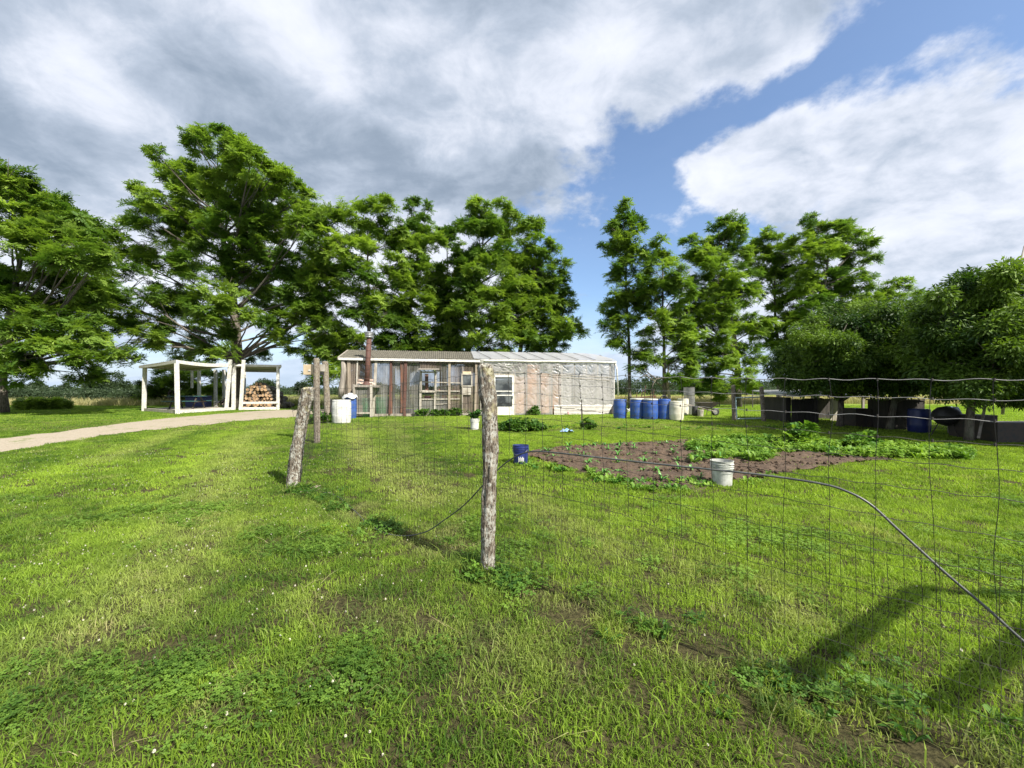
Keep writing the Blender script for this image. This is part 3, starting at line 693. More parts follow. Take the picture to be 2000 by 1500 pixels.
T('walnut_tree', 'rightmost tree of the thick group behind the greenhouse', 1012, 29,
  [(1035,450,26),(1055,482,24),(1060,540,40),(1082,488,14),(1094,522,20),(1080,565,32),(1108,590,22),(1070,610,40),(1100,640,32),(1132,648,16),(1060,665,38),(1090,685,18),(1030,600,34),(1030,715,28),(1062,705,22)], tr=.24, group=BL, seed=7)
T('walnut_tree', 'slim upright tree with a bare lower trunk beside the right end of the greenhouse', 1230, 26,
  [(1217,402,12),(1214,425,24),(1243,442,18),(1190,442,12),(1224,470,30),(1198,482,17),(1174,480,8),(1243,502,26),(1220,530,28),(1200,545,18),(1238,570,28),(1208,585,24),(1190,620,18),(1225,622,28),(1250,605,20),(1180,642,14),(1208,650,18),(1242,690,13),(1252,720,9),(1255,540,18),(1215,680,20),(1200,665,16)], tr=.115, group=BL, seed=8, depth=.9)
T('walnut_tree', 'smaller forked tree behind the blue barrels with a dead pale limb', 1298, 25,
  [(1285,475,15),(1300,500,22),(1272,520,18),(1310,540,32),(1288,570,30),(1332,570,26),(1280,622,24),(1320,622,32),(1300,660,26),(1340,662,32),(1258,690,20),(1240,720,12),(1330,710,32),(1352,738,22),(1275,700,18),(1350,690,26),(1320,745,16),(1265,660,22),(1262,560,22)], tr=.12, group=BL, seed=9, fork=.15)
T('walnut_tree', 'wide tree standing behind the metal gate between the two gate posts', 1441, 31,
  [(1400,442,17),(1430,435,19),(1450,450,14),(1345,472,16),(1350,495,20),(1418,480,34),(1380,500,26),(1448,500,22),(1400,540,42),(1370,562,32),(1440,550,36),(1460,582,26),(1400,600,44),(1350,605,30),(1440,632,36),(1390,650,38),(1460,682,24),(1400,700,38),(1440,718,32),(1370,732,26),(1480,705,16),(1410,752,20),(1400,770,18),(1370,760,20),(1450,755,26),(1345,640,26),(1480,640,26)], tr=.26, group=BL, seed=10)
T('walnut_tree', 'narrow tree squeezed between the gate tree and the tall tree at the dark shed', 1522, 34,
  [(1500,470,24),(1488,502,22),(1530,480,11),(1520,520,32),(1490,545,26),(1512,580,32),(1530,612,28),(1500,640,24),(1525,660,22)], kind='dark', tr=.2, group=BL, seed=11, tbias=-.05)
T('walnut_tree', 'tall wind swept tree rising above the dark shed on the right', 1592, 32,
  [(1582,430,14),(1600,450,22),(1620,440,17),(1660,442,16),(1560,470,22),(1640,470,32),(1690,470,20),(1600,500,38),(1680,510,28),(1708,505,11),(1570,550,32),(1620,560,38),(1670,562,32),(1590,605,32),(1560,642,32),(1640,612,32),(1580,672,28),(1690,590,24)], kind='walnut', tr=.28, group=BL, seed=12, tbias=-.1)
T('walnut_tree', 'pale distant tree top showing above the fruit trees on the right', 1765, 33,
  [(1730,562,17),(1770,560,17),(1740,592,28),(1800,585,20),(1700,602,28),(1775,620,28),(1810,610,18)], tr=.2, group=BL, seed=13)
T('fruit_tree', 'dark low branching fruit tree in front of the grey boarded shed', 1641, 14.2,
  [(1580,660,26),(1620,640,30),(1680,650,36),(1555,700,30),(1620,700,42),(1690,710,46),(1740,665,40),(1740,720,40),(1660,748,28),(1592,748,22),(1535,695,16),(1720,625,28),(1510,720,12),(1770,690,30),(1640,670,36),(1660,606,18),(1590,628,14),(1622,605,10),(1700,598,14),(1740,612,16),(1560,655,12),(1590,720,30),(1560,740,28),(1640,700,45),(1625,735,36),(1700,735,38),(1560,752,14),(1660,755,18),(1600,754,16),(1780,725,40),(1765,640,44)], kind='fruit', tr=.10, group='fruit trees on the right', seed=14, dens=1.15, tbias=.05, fork=.05)
T('fruit_tree', 'dark fruit tree standing before the black box between the other two fruit trees', 1738, 13.2,
  [(1770,640,34),(1800,660,34),(1750,700,36),(1790,710,38),(1820,730,34),(1840,690,34),(1760,745,24),(1720,755,18),(1815,618,18),(1775,600,13),(1840,600,12),(1800,592,9),(1780,670,40),(1760,720,40),(1840,750,30),(1700,745,26),(1790,750,24),(1870,752,26),(1735,640,34)], kind='fruit', tr=.09, group='fruit trees on the right', seed=15, dens=1.15, tbias=.05, fork=.05)
T('fruit_tree', 'largest and darkest fruit tree, cut off by the right edge of the photo', 1893, 10.6,
  [(1850,595,26),(1890,580,30),(1950,570,30),(2005,560,30),(1830,635,38),(1900,640,52),(1970,640,55),(1860,700,48),(1940,715,52),(2020,700,60),(1805,690,30),(1825,735,30),(1990,755,35),(1900,758,30),(2060,610,60),(2090,720,60),(1860,650,40),(1930,605,40),(1835,585,12),(1868,560,13),(1905,552,12),(1940,545,14),(1980,535,13),(1888,545,8),(1960,530,8),(1900,690,60),(1950,740,50),(1870,740,40),(1980,690,60),(1915,755,32),(1850,755,26),(1965,762,30),(2030,765,36),(2000,620,50)], kind='fruit', tr=.085, group='fruit trees on the right', seed=16, dens=1.2, tbias=.05, fork=.05)
T('fruit_tree', 'unseen fruit tree added for shade past the right edge, nearer to the camera', 2406, 8.6,  # this tree and the next are out of view, put in to shade the sheds
  [(2406,620,110),(2310,640,80),(2500,640,90),(2406,520,90),(2350,715,75),(2470,720,80),(2406,690,90),(2330,560,70),(2480,560,80)], kind='fruit', tr=.09, group='fruit trees on the right', seed=18, dens=1.3, fork=.05)
T('fruit_tree', 'unseen fruit tree added for shade past the right edge, behind its nearer neighbour', 2312, 11.2,
  [(2312,620,90),(2235,640,70),(2400,640,80),(2312,540,80),(2312,715,75),(2250,735,55),(2380,720,70),(2260,570,60),(2370,570,70)], kind='fruit', tr=.09, group='fruit trees on the right', seed=19, dens=1.3, fork=.05)
for o in list(C.objects):
    if o.get('label', '').startswith('smaller forked tree'):
        mb = MB(); mb.tube([gp(1310, 24.9), at(1306, 768, 24.9), at(1303, 745, 24.9), at(1306, 715, 24.9)], [.13, .10, .08, .04], 8); mb.build('pale_limb', M['palewood'], o, smooth=True)
        mb = MB(); mb.tube([at(1298, 738, 25), at(1282, 740, 24.7), at(1268, 730, 24.4), at(1258, 718, 24.2)], [.06, .045, .03, .015], 6)
        mb.tube([at(1282, 740, 24.7), at(1275, 752, 24.5), at(1272, 766, 24.4)], [.03, .02, .01], 5); mb.tube([at(1268, 730, 24.4), at(1250, 737, 24.2), at(1240, 748, 24.1)], [.025, .015, .008], 5)
        mb.build('dead_branch', M['bark'], o)
    if o.get('label', '').startswith('tallest tree'):
        mb = MB(); mb.tube([at(468, 704, 27.2), at(478, 696, 26.9), at(490, 686, 26.7)], [.12, .10, .08], 8); mb.build('branch_stub', M['bark'], o, smooth=True)
# small trees and shrubs behind the shelter and along the horizon
T('bushy_tree', 'low rounded tree seen through the posts of the open white shelter', 330, 36,
  [(330,730,22),(300,750,24),(350,750,26),(395,745,24),(370,770,26),(285,775,18),(420,765,20),(315,775,24),(350,710,16),(380,700,14)], kind='dark', tr=.15, seed=17, dens=1.1)
for i, (px, py, wd_, hh, Z, lab) in enumerate([(192,752,26,22,70,'far rounded tree on the horizon left of the shelter, largest of the far ones'), (238,762,22,16,75,'far low tree on the horizon close to the left post of the shelter'), (127,762,8,13,110,'far narrow dark tree on the horizon in the gap below the left tree'),
      (72,758,16,12,110,'far tree on the horizon just right of the leftmost trunk'), (30,765,22,10,100,'far low tree on the horizon behind the leftmost trunk'), (515,757,20,14,80,'far rounded tree on the horizon right behind the firewood'), (590,760,14,13,85,'far round tree on the horizon behind the leaning lichen post')]):
    T('distant_tree', lab, px, Z, [(px+dx_*wd_, py+dy_*hh, wd_*r_) for dx_, dy_, r_ in ((0, -.4, .5), (-.5, .1, .45), (.5, 0, .45), (0, .4, .5), (.2, -.7, .3), (-.3, -.5, .3))], kind='far', tr=.25, group='far trees on the horizon', seed=30+i, sc=.7, dens=1.5)
# far woodland line
pos = []; tint = []; scl = []
for i in range(5200):
    x = rq.uniform(-330, 330); y = 165+rq.gauss(0, 10)+20*mnoise.noise(Vector((x*.01, 0, 4)))
    h = max(.6, 2.6+4.0*mnoise.noise(Vector((x*.03, 2, 0)))+2.0*mnoise.noise(Vector((x*.12, 5, 0)))+(2.2 if x > 30 else 0))
    pos.append((x, y, rq.uniform(0, h))); tint.append(rq.random()*.6); scl.append(rq.uniform(1.0, 1.9))
scatter('far_woodland', pos, [(rq.uniform(-3, 3), rq.uniform(-3, 3), rq.uniform(-3, 3)) for _ in pos], scl, [rq.randrange(4) for _ in pos], {'tint': tint, 'dry': [0]*len(pos)}, PROTO['far'](), kind='stuff', label='hazy line of woodland along the horizon', cat='woodland')
# hedge on the left
pos = []; tint = []; scl = []
for i in range(2600):
    px = rq.uniform(-350, 300); Z = 37+rq.uniform(0, 5); x = (px-1000)/F*Z; h = 1.15+.5*mnoise.noise(Vector((x*.25, 0, 0)))
    pos.append((x, Z, .22+rq.uniform(0, h))); tint.append(rq.random()*.7); scl.append(rq.uniform(.25, .5))
scatter('hedge', pos, [(rq.uniform(-3, 3), rq.uniform(-3, 3), rq.uniform(-3, 3)) for _ in pos], scl, [rq.randrange(4) for _ in pos], {'tint': tint, 'dry': [0]*len(pos)}, PROTO['far'](), label='rough green hedge row between the left lawn and the hay field', cat='hedge', kind='stuff')
for i, (px, r_, lab) in enumerate(((60, .55, 'pale low shrub at the lawn edge beside the leftmost trunk'), (92, .6, 'pale low shrub at the lawn edge, middle one of three'), (112, .5, 'pale low shrub at the lawn edge, farthest of three from the trunk'))):
    B0 = gp(px, 26+i*.6); t = thing('shrub', lab, 'shrub', B0, group='low shrubs at the left lawn edge')
    n_ = 300; th = [rq.uniform(0, 6.28) for _ in range(n_)]
    pos = [(B0.x+math.cos(a)*1.5*r_*rq.random()**.5, B0.y+math.sin(a)*r_*rq.random()**.5, B0.z+rq.random()*r_*1.1) for a in th]
    scatter('foliage', pos, [(rq.gauss(0, .5), rq.gauss(0, .5), a) for a in th], [rq.uniform(.4, .7) for _ in th], [rq.randrange(4) for _ in th], {'tint': [rq.uniform(.3, 1) for _ in th], 'dry': [0]*n_}, PROTO['walnut'](), t, kind='stuff')
    mb = MB()
    for a in range(6): mb.tube([B0, B0+Vector((math.cos(a)*.3, math.sin(a)*.3, r_*.8))], [.02, .008], 5)
    mb.build('stem', M['bark'], t)
# ---------------------------------------------------------------- greenhouse
GL = Vector((-7.95, 18.7, 0)); E1 = Vector((.985, .172, 0)).normalized(); E2 = Vector((-E1.y, E1.x, 0)); GZ = zg(0, 19)
def W(s, d, z): p = GL+E1*s+E2*d; return Vector((p.x, p.y, GZ+z))
def gs(px, d=0.):                 # distance along the front wall under picture column px
    o = GL+E2*d; k = (px-1000)/F; return (k*o.y-o.x)/(E1.x-k*E1.y)
def gz(px, py, d=0.):             # height above the ground there
    y = (GL+E2*d+E1*gs(px, d)).y; return HC-(py-YH)/F*y-GZ
SL, SM, SR = gs(665), gs(941), gs(1199)
EV = 2.74; RG = 3.30; RD = 1.85; BD = 3.7
gh = thing('greenhouse', 'long greenhouse, left half of brown corrugated sheets and right half wrapped in clear plastic', 'greenhouse', W(0, 0, 0))
def wbar(s0, z0, s1, z1, w_, d, dep=.05, mb=None): 
    mb = mb or MB(); mb.bar(W(s0, d, z0), W(s1, d, z1), w_, dep, up=E2); return mb
# corrugated wall sheets between the studs
def corr(s0, s1, z0, z1, d, amp=.017, pitch=.076, jag=0., wob=.01, slope=None):
    mb = MB(); nu = max(4, int((s1-s0)/pitch*5)); zz = z0+jag
    def P(u_, v_):
        s_ = s0+(s1-s0)*u_; z_ = z0+(z1-z0)*v_; o = amp*math.cos(2*math.pi*s_/pitch)+wob*mnoise.noise(Vector((s_*1.3, z_*1.1, d*3)))
        return W(s_, d-o, z_+(jag*mnoise.noise(Vector((s_*4, 3, 0))) if v_ == 0 else 0)) if slope is None else slope(s_, v_, o)
    mb.grid(P, nu, 6); return mb
cols = [672, 699, 733, 763, 791, 822, 850, 878, 903, 921, 941]
kinds = ['panel', 'panel', 'panelclear', 'panelclear', 'panelclear', None, 'panelclear', 'panel', 'panel', 'panel']
for i, kd in enumerate(kinds):
    a, b_ = gs(cols[i]), gs(cols[i+1])
    if kd is None:      # bay with the open hatch: sheet above and below only
        corr(a, b_, gz(835, 722), EV-.05, .02).build('wall_panel', M['panel'], gh); corr(a, b_, .12, gz(835, 778), .02).build('wall_panel', M['panelclear'], gh); continue
    corr(a, b_, .10, EV-.06, .02+.012*(i % 2), jag=.05).build('wall_panel', M[kd], gh)
for px0, px1, y0, y1, m_ in ((676, 697, 704, 788, 'panel'), (782, 790, 700, 806, 'rustpanel'), (761, 767, 705, 808, 'rustpanel'), (820, 862, 703, 722, 'panel')):
    corr(gs(px0), gs(px1), gz(px0, y1), gz(px0, y0), -.03, wob=.02).build('patch_panel', M[m_], gh)
# studs
for px0, py0, px1, py1, w_, m_ in ((682, 704, 683, 812, .13, 'palewood'), (699, 697, 695, 818, .06, 'oldwhite'), (735, 703, 729, 816, .12, 'oldwhite'), (764, 706, 761, 810, .09, 'rust'), (793, 703, 790, 812, .13, 'rust'),
        (822, 724, 821, 811, .10, 'oldwhite'), (850, 726, 849, 812, .08, 'oldwhite'), (878, 708, 877, 812, .11, 'palewood'), (903, 716, 903, 812, .05, 'greywood'), (930, 712, 928, 812, .10, 'palewood'), (940, 712, 940, 812, .10, 'oldwhite')):
    wbar(gs(px0), gz(px0, py0), gs(px1), max(-.03, gz(px1, py1)), w_, -.045, .06).build('stud', M[m_], gh)
# left corner roll of plastic
mb = MB(); mb.tube([W(SL+.1, -.02, EV+.02), W(SL+.16, -.03, 2.2), W(SL+.05, -.04, 1.3), W(SL+.0, -.03, .9)], [.08, .12, .13, .10], 12); mb.build('rolled_plastic_sheet', M['greywood'], gh, smooth=True)
# rails, shelves seen in front of / behind the sheets
for px0, py0, px1, py1, w_ in ((822, 746, 900, 748, .05), (822, 763, 898, 764, .05), (822, 780, 898, 779, .05), (850, 790, 880, 788, .04), (735, 708, 818, 708, .035), (697, 703, 735, 707, .035)):
    wbar(gs(px0), gz(px0, py0), gs(px1), gz(px1, py1), w_, -.012, .03).build('wall_rail', M['oldwhite'], gh)
for k_, py in enumerate((764, 780)):
    mb = MB(); mb.box((0, 0, 0), (1, .42, .025), Matrix.Translation(W(gs(823), .12, gz(835, py)))@Matrix(((E1.x*(gs(898)-gs(823)), E2.x, 0, 0), (E1.y*(gs(898)-gs(823)), E2.y, 0, 0), (0, 0, 1, 0), (0, 0, 0, 1)))); mb.build('shelf', M['palewood'], gh)
# hatch window
wf = thing  # keep short
mb = MB()
for a in ((821, 727, 853, 727), (821, 765, 853, 765), (823, 726, 823, 766), (851, 726, 851, 766)): wbar(gs(a[0]), gz(a[0], a[1]), gs(a[2]), gz(a[2], a[3]), .07, -.08, .07, mb)
hf = mb.build('window', M['oldwhite'], gh)
mb = MB(); wbar(gs(833), gz(833, 764), gs(833), gz(833, 730), .16, .2, .02, mb); mb.build('curtain', M['rustpanel'], hf)
mb = MB(); a = W(gs(818), -.12, gz(835, 721)); e = E1*(gs(858)-gs(818))
mb.add([a, a+e, a+e+E2*-.45+Vector((0, 0, -.06)), a-E2*.45+Vector((0, 0, -.06)), a+Vector((0, 0, .03)), a+e+Vector((0, 0, .03)), a+e+E2*-.45+Vector((0, 0, -.03)), a-E2*.45+Vector((0, 0, -.03))], [(0,3,2,1),(4,5,6,7),(0,1,5,4),(1,2,6,5),(2,3,7,6),(3,0,4,7)])
mb.build('window_canopy', M['greywood'], gh)
mb = MB(); wbar(gs(903), gz(910, 743), gs(920), gz(910, 743), gz(910, 732)-gz(910, 753), -.05, .02, mb); wn = mb.build('window', M['glass'], gh)
mb = MB()
for a in ((901, 731, 922, 731), (901, 754, 922, 754), (902, 731, 902, 754), (921, 731, 921, 754)): wbar(gs(a[0]), gz(a[0], a[1]), gs(a[2]), gz(a[2], a[3]), .06, -.06, .04, mb)
mb.build('frame', M['oldwhite'], wn)
mb = MB(); wbar(gs(902), gz(910, 764), gs(920), gz(910, 764), gz(910, 756)-gz(910, 770), -.05, .03, mb); mb.build('pale_board', M['oldwhite'], gh)
mb = MB(); wbar(gs(904), gz(910, 728), gs(920), gz(910, 728), .12, -.05, .03, mb); mb.build('pale_board', M['card'], gh)
# base boards
mb = MB(); wbar(SL, .05, SM, .05, .16, -.01, .05, mb); mb.build('base_board', M['greywood'], gh)
# stove pipe box on the front wall
for (px, w_) in ((696, .09), (729, .12)):
    mb = MB(); p0 = W(gs(px), -.5, -.03); p1 = W(gs(px), -.5, gz(px, 752)+.02); mb.bar(p0, p1, w_, w_, up=E2); mb.build('stove_bay_post', M['oldwhite'], gh)
corr(gs(698), gs(727), .08, gz(710, 762), -.48).build('wall_panel', M['panelclear'], gh)
mb = MB(); zt = gz(715, 754); mb.bar(W(gs(694), -.30, zt), W(gs(744), -.30, zt-.02), .5, .10, up=(0, 0, 1)); mb.build('stove_shelf', M['greywood'], gh)
mb = MB(); mb.bar(W(gs(695), -.52, .2), W(gs(729), -.52, .2), .08, .04, up=E2); mb.build('wall_rail', M['oldwhite'], gh)
for k_, (px, py) in enumerate(((704, 747), (709, 748), (727, 747), (731, 749), (706, 742), (728, 742), (711, 743))):
    mb = MB(); c = W(gs(px), -.35, gz(px, py+2)); mb.box((-.08, -.05, 0), (.08, .05, .075), Matrix.Translation(c)@Matrix.Rotation(.3*k_, 4, 'Z')); mb.build('brick', M['brick'], gh)
# chimney
mb = MB(); pa = W(gs(719), -.35, gz(719, 752)); pb = W(gs(723.5), -.35, gz(723, 662)); 
mb.tube([pa, pa.lerp(pb, .5), pb], .115, 20); ch = mb.build('chimney', M['rust'], gh, smooth=True)
for k_ in range(6): c = pa.lerp(pb, .12+.15*k_); mb = MB(); mb.tube([c, c+(pb-pa).normalized()*.03], .122, 20); mb.build('pipe_joint', M['rust'], ch)
mb = MB(); mb.tube([pa, pa+(pb-pa).normalized()*.16], [.20, .13], 20); mb.build('pipe_joint', M['rust'], ch)
mb = MB()
for k_ in range(3): mb.lathe([(.10, 0), (.185, 0), (.195, .02), (.18, .045), (.10, .05)], pb+Vector((0, 0, .015+.075*k_)), 20)
mb.tube([pb, pb+Vector((0, 0, .2))], .09, 14); mb.lathe([(.20, 0), (.14, .05), (.0, .07)], pb+Vector((0, 0, .235)), 20); mb.build('chimney_cap', M['galv'], ch, smooth=False)
mb = MB(); mb.tube([W(gs(735), -.05, 2.65), pb.lerp(pa, .3)], .008, 4); mb.build('pipe_stay', M['wire'], ch)
# corrugated roof (left) and eave board
def rp(s_, v_, amp_o=0., back=False, lift=0.):
    z_ = EV+.03+(RG-EV)*v_; d_ = -.14+(RD+.14)*v_
    if back: d_ = BD+.14-(BD+.14-RD)*v_
    return W(s_, d_, z_+amp_o+lift)
for i in range(9):
    a = SL-.05+(SM-SL)*i/9; b_ = SL-.05+(SM-SL)*(i+1)/9+.03
    for bk in (False, True):
        mb = MB(); mb.grid(lambda u_, v_: rp(a+(b_-a)*u_, v_, .014*math.cos(2*math.pi*(a+(b_-a)*u_)/.1)+.003*i % .01+.012*mnoise.noise(Vector((u_*2+i, v_*2, 1)))-.03*math.sin(math.pi*v_)*.4, bk), 44, 5)
        mb.build('roof_sheet', M['panelroof'], gh)
mb = MB(); mb.bar(W(SL-.05, -.15, EV-.03), W(SM+.05, -.15, EV-.05), .11, .05, up=E2); mb.build('gutter_board', M['white'], gh)
mb = MB()
for bk in (0, 1):
    d0, d1 = (-.14, RD) if not bk else (BD+.14, RD); mb.bar(W(SL-.08, d0, EV-.02), W(SL-.08, d1, RG-.02), .05, .12)
mb.build('verge_board', M['oldwhite'], gh)
# end wall, back wall, floor inside, ridge
def wallgrid(a, b_, nu=20, nv=12, top=EV, amp=.02):
    mb = MB(); mb.grid(lambda u_, v_: Vector((a.x+(b_.x-a.x)*u_, a.y+(b_.y-a.y)*u_, GZ+top*v_))+Vector((amp, amp, 0))*mnoise.noise(Vector((u_*9, v_*5, a.x))), nu, nv); return mb
wallgrid(W(SL, .03, 0), W(SL, BD, 0)).build('end_wall', M['panel'], gh)
wallgrid(W(SR, BD, 0), W(SR, .03, 0)).build('end_wall', M['film'], gh)
wallgrid(W(SL, BD, 0), W(SM, BD, 0)).build('back_wall', M['panelclear'], gh)
wallgrid(W(SM+.02, BD, 0), W(SR, BD, 0)).build('back_wall', M['film'], gh)
for s_, m_ in ((SL, 'panel'), (SR-.02, 'filmroof')):
    mb = MB(); mb.add([W(s_, -.05, EV), W(s_, BD+.05, EV), W(s_, RD, RG)], [(0, 1, 2)]); mb.build('gable', M[m_], gh)
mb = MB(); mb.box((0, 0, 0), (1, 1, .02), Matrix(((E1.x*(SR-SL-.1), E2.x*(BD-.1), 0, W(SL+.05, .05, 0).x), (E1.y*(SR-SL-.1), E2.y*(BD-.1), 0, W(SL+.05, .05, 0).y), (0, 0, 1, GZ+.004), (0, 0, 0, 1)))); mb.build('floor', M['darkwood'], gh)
for s_ in (SL+2.2, SL+4.6, SM-.1, SM+2.2, SM+4.4):
    mb = MB(); mb.bar(W(s_, RD, 0), W(s_, RD, RG-.08), .09, .09); mb.build('inner_post', M['greywood'], gh)
    mb = MB(); mb.bar(W(s_, .05, EV-.12), W(s_, BD-.05, EV-.12), .05, .1); mb.build('tie_beam', M['greywood'], gh)
# plastic roof (right)
bays = [925, 963, 1000, 1033, 1066, 1098, 1133, 1166, 1202]
for i in range(len(bays)-1):
    a, b_ = gs(bays[i]), gs(bays[i+1])
    for bk in (False, True):
        mb = MB()
        def P(u_, v_):
            s_ = a+(b_-a)*u_; hip = 0
            vv_ = v_
            if i == len(bays)-2: vv_ = v_*(1-.75*u_*u_) ; 
            sag = -.035*math.sin(math.pi*u_)*math.sin(math.pi*v_)+.016*mnoise.noise(Vector((s_*3.5+v_*2, v_*5, bk*3)))+.010*mnoise.noise(Vector((s_*11+v_*7, v_*9, bk*3)))
            return rp(s_, vv_, sag, bk, .035)
        mb.grid(P, 14, 16); mb.build('roof_film', M['filmroof'], gh, smooth=True)
for i, px in enumerate(bays[1:-1]):
    s_ = gs(px)-.12; mb = MB(); mb.bar(rp(s_, .02, 0, False, .055), rp(s_-.55, .98, 0, False, .055), .022, .012); mb.build('roof_batten', M['wire'], gh)
    mb = MB(); mb.bar(rp(s_, 0, 0, False, -.06), rp(s_, 1, 0, False, -.06), .04, .08); mb.build('rafter', M['greywood'], gh)
mb = MB(); mb.tube([W(SM-.1+(SR-SM+.15)*i/24, -.15, EV-.02-.02*math.sin(i*.9)*.4) for i in range(25)], .055, 8); mb.build('film_roll', M['white'], gh, smooth=True)
# plastic wall (right): boards behind, film in front
st = [945, 964, 1003, 1029, 1054, 1078, 1097, 1122, 1145, 1167, 1191, 1199]
for i, px in enumerate(st):
    if px in (945, 964): continue
    lower = 0 if px < 1080 else .0
    wbar(gs(px), lower, gs(px), EV-.1, .045 if px not in (1097, 1145, 1167) else .06, -.03, .05).build('stud', M['greywood' if px not in (1097, 1145, 1167, 1199) else 'white'], gh)
for a, b_, m_, top in ((1004, 1028, 'peach', 735), (1030, 1053, 'peach', 712), (1055, 1077, 'peach', 728), (1079, 1096, 'peach', 730), (1098, 1121, 'greyboard', 728), (1123, 1144, 'greyboard', 735), (1146, 1166, 'greyboard', 730), (1168, 1190, 'greyboard', 735)):
    z1_ = gz(a, top); wbar(gs(a), z1_/2+.04, gs(b_), z1_/2+.04, z1_-.10, .10, .02).build('backing_board', M[m_], gh)
for i in range(len(st)-1):
    a, b_ = gs(st[i]), gs(st[i+1])
    z0_ = .02 if st[i] < 1078 else gz(1120, 792)-.04
    if st[i] == 964: z0_ = gz(980, 728)
    def P(u_, v_):
        s_ = a+(b_-a)*u_; z_ = z0_+(EV-.02-z0_)*v_
        e = min(u_, 1-u_)*2; sw = s_*2.2+(z_*5.5 if i % 2 else -z_*4.)+1.5*mnoise.noise(Vector((s_*1.2, z_*1.2, i)))
        fold = (1-abs(mnoise.noise(Vector((sw*1.1, z_*7+abs(u_-.5)*-4.5, i*3.))))*2.2)
        top_ = ss((z_-1.9)/.5)
        o = .050*fold*(.35+.65*e)*(.65+.9*top_)+.030*math.sin(math.pi*u_)*(.3+.7*mnoise.noise(Vector((i*5., z_*1.4, 0)))**2*3)
        return W(s_, -.075-o, z_)
    mb = MB(); mb.grid(P, 22, 70); mb.build('plastic_sheet', M['film'], gh, smooth=True)
for (p0, p1) in (((945, 724), (1199, 742)), ((1054, 733), (1190, 748))):
    mb = MB(); wbar(gs(p0[0]), gz(*p0), gs(p1[0]), gz(*p1)+.12, .02, -.13, .012, mb); mb.build('lath', M['oldwhite'], gh)
# lapped siding along the foot
mb_h = gz(1120, 791)/7
for k_ in range(7):
    mb = MB(); a, b_ = gs(1081), gs(1199); z0_ = .02+k_*mb_h
    mb.add([W(a, -.125, z0_), W(b_, -.125, z0_), W(b_, -.082, z0_+mb_h*.97), W(a, -.082, z0_+mb_h*.97), W(a, -.075, z0_), W(b_, -.075, z0_), W(b_, -.075, z0_+mb_h), W(a, -.075, z0_+mb_h)], [(0,1,2,3),(4,7,6,5),(0,4,5,1),(3,2,6,7)])
    mb.build('siding_board', M['siding'], gh)
# storm door
da, db = gs(963.5), gs(1002.5); zt = gz(980, 733); mb = MB()
for p0, p1, w_ in (((da+.04, .02), (da+.04, zt), .09), ((db-.04, .02), (db-.04, zt), .09), ((da, zt-.045), (db, zt-.045), .09), ((da+.08, gz(980, 764)), (db-.08, gz(980, 764)), .05), ((da+.08, gz(980, 772)), (db-.08, gz(980, 772)), .05)):
    wbar(p0[0], p0[1], p1[0], p1[1], w_, -.12, .05 if w_ > .06 else .04, mb)
dr = mb.build('door', M['white'], gh)
zk = gz(980, 795)
mb = MB(); wbar(da+.08, zk/2+.02, db-.08, zk/2+.02, zk-.0, -.115, .03, mb); mb.build('kick_panel', M['white'], dr)
for z0_, z1_ in ((zk+.02, gz(980, 772)-.03), (gz(980, 772)+.03, gz(980, 764)-.03), (gz(980, 764)+.03, gz(980, 742)-.0), (gz(980, 741), zt-.1)):
    mb = MB(); wbar(da+.085, (z0_+z1_)/2, db-.085, (z0_+z1_)/2, z1_-z0_, -.11, .008, mb); mb.build('pane', M['glass'], dr)
mb = MB(); c = W(db-.05, -.16, gz(1000, 775)); mb.box((-.015, -.03, -.06), (.015, .02, .06), Matrix.Translation(c)); mb.build('handle', M['galv'], dr)
for p0, p1 in (((da-.05, 0), (da-.05, zt+.06)), ((db+.04, 0), (db+.04, zt+.06)), ((da-.08, zt+.05), (db+.07, zt+.05))):
    mb = MB(); wbar(p0[0], p0[1], p1[0], p1[1], .07, -.09, .06, mb); mb.build('door_frame', M['oldwhite'], gh)
# white pipe prop at the right end
mb = MB(); mb.tube([W(SR+.02, -.12, EV-.05), W(SR+.1, -.15, EV-.4), W(SR+.2, -.1, gz(1206, 773, -.1))], [.045, .04, .035], 8); mb.build('downpipe', M['white'], gh, smooth=True)

# ---------------------------------------------------------------- barrels, tubs
def barrel_prof(r, h, rim=.012): return [(0, 0), (r*.93, 0), (r*.97, .02), (r*.955, .06), (r, h*.12), (r*1.015, h*.3), (r*1.03, h*.335), (r*1.015, h*.37), (r*1.02, h*.5), (r*1.015, h*.63), (r*1.03, h*.665), (r*1.015, h*.70), (r, h*.88), (r*.955, h*.94), (r*.97, h*.965), (r*.97, h)]
def barrel(label, p, m_, r=.29, h=.88, lid=None, group=None, tilt=0, openlid=False):
    t = thing('barrel', label, 'barrel', p, group=group); mb = MB(); pr = barrel_prof(r, h)
    if openlid: pr += [(r*.93, h), (r*.93, h*.3), (0, h*.3)]
    else: pr += [(r*.93, h), (r*.92, h-.02), (0, h-.02)]
    mb.lathe(pr, p, 28); mb.build('body', M[m_], t, smooth=True)
    if lid:
        mb = MB(); mb.lathe([(r*.985, h-.03), (r*1.0, h-.03), (r*1.0, h+.015), (r*.95, h+.02), (0, h+.03)], p, 28); mb.build('lid', M[lid], t, smooth=False)
    for s_ in (-1, 1):
        mb = MB(); mb.lathe([(0, h-.02), (.035, h-.02), (.035, h+.004), (0, h+.004)], p+Vector((s_*r*.55, -.03, 0)), 10)
        if not openlid and not lid: mb.build('bung', M[m_], t)
    if tilt: t.rotation_euler = (0, tilt, 0)
    return t
def stand(px, py, Z=None): return G(px, py) if Z is None else gp(px, Z)
GB = 'barrels beside the right end of the greenhouse'
barrel('blue plastic barrel nearest the greenhouse corner, standing alone left of the others', stand(1211, 817), 'blue', group=GB, h=.85)
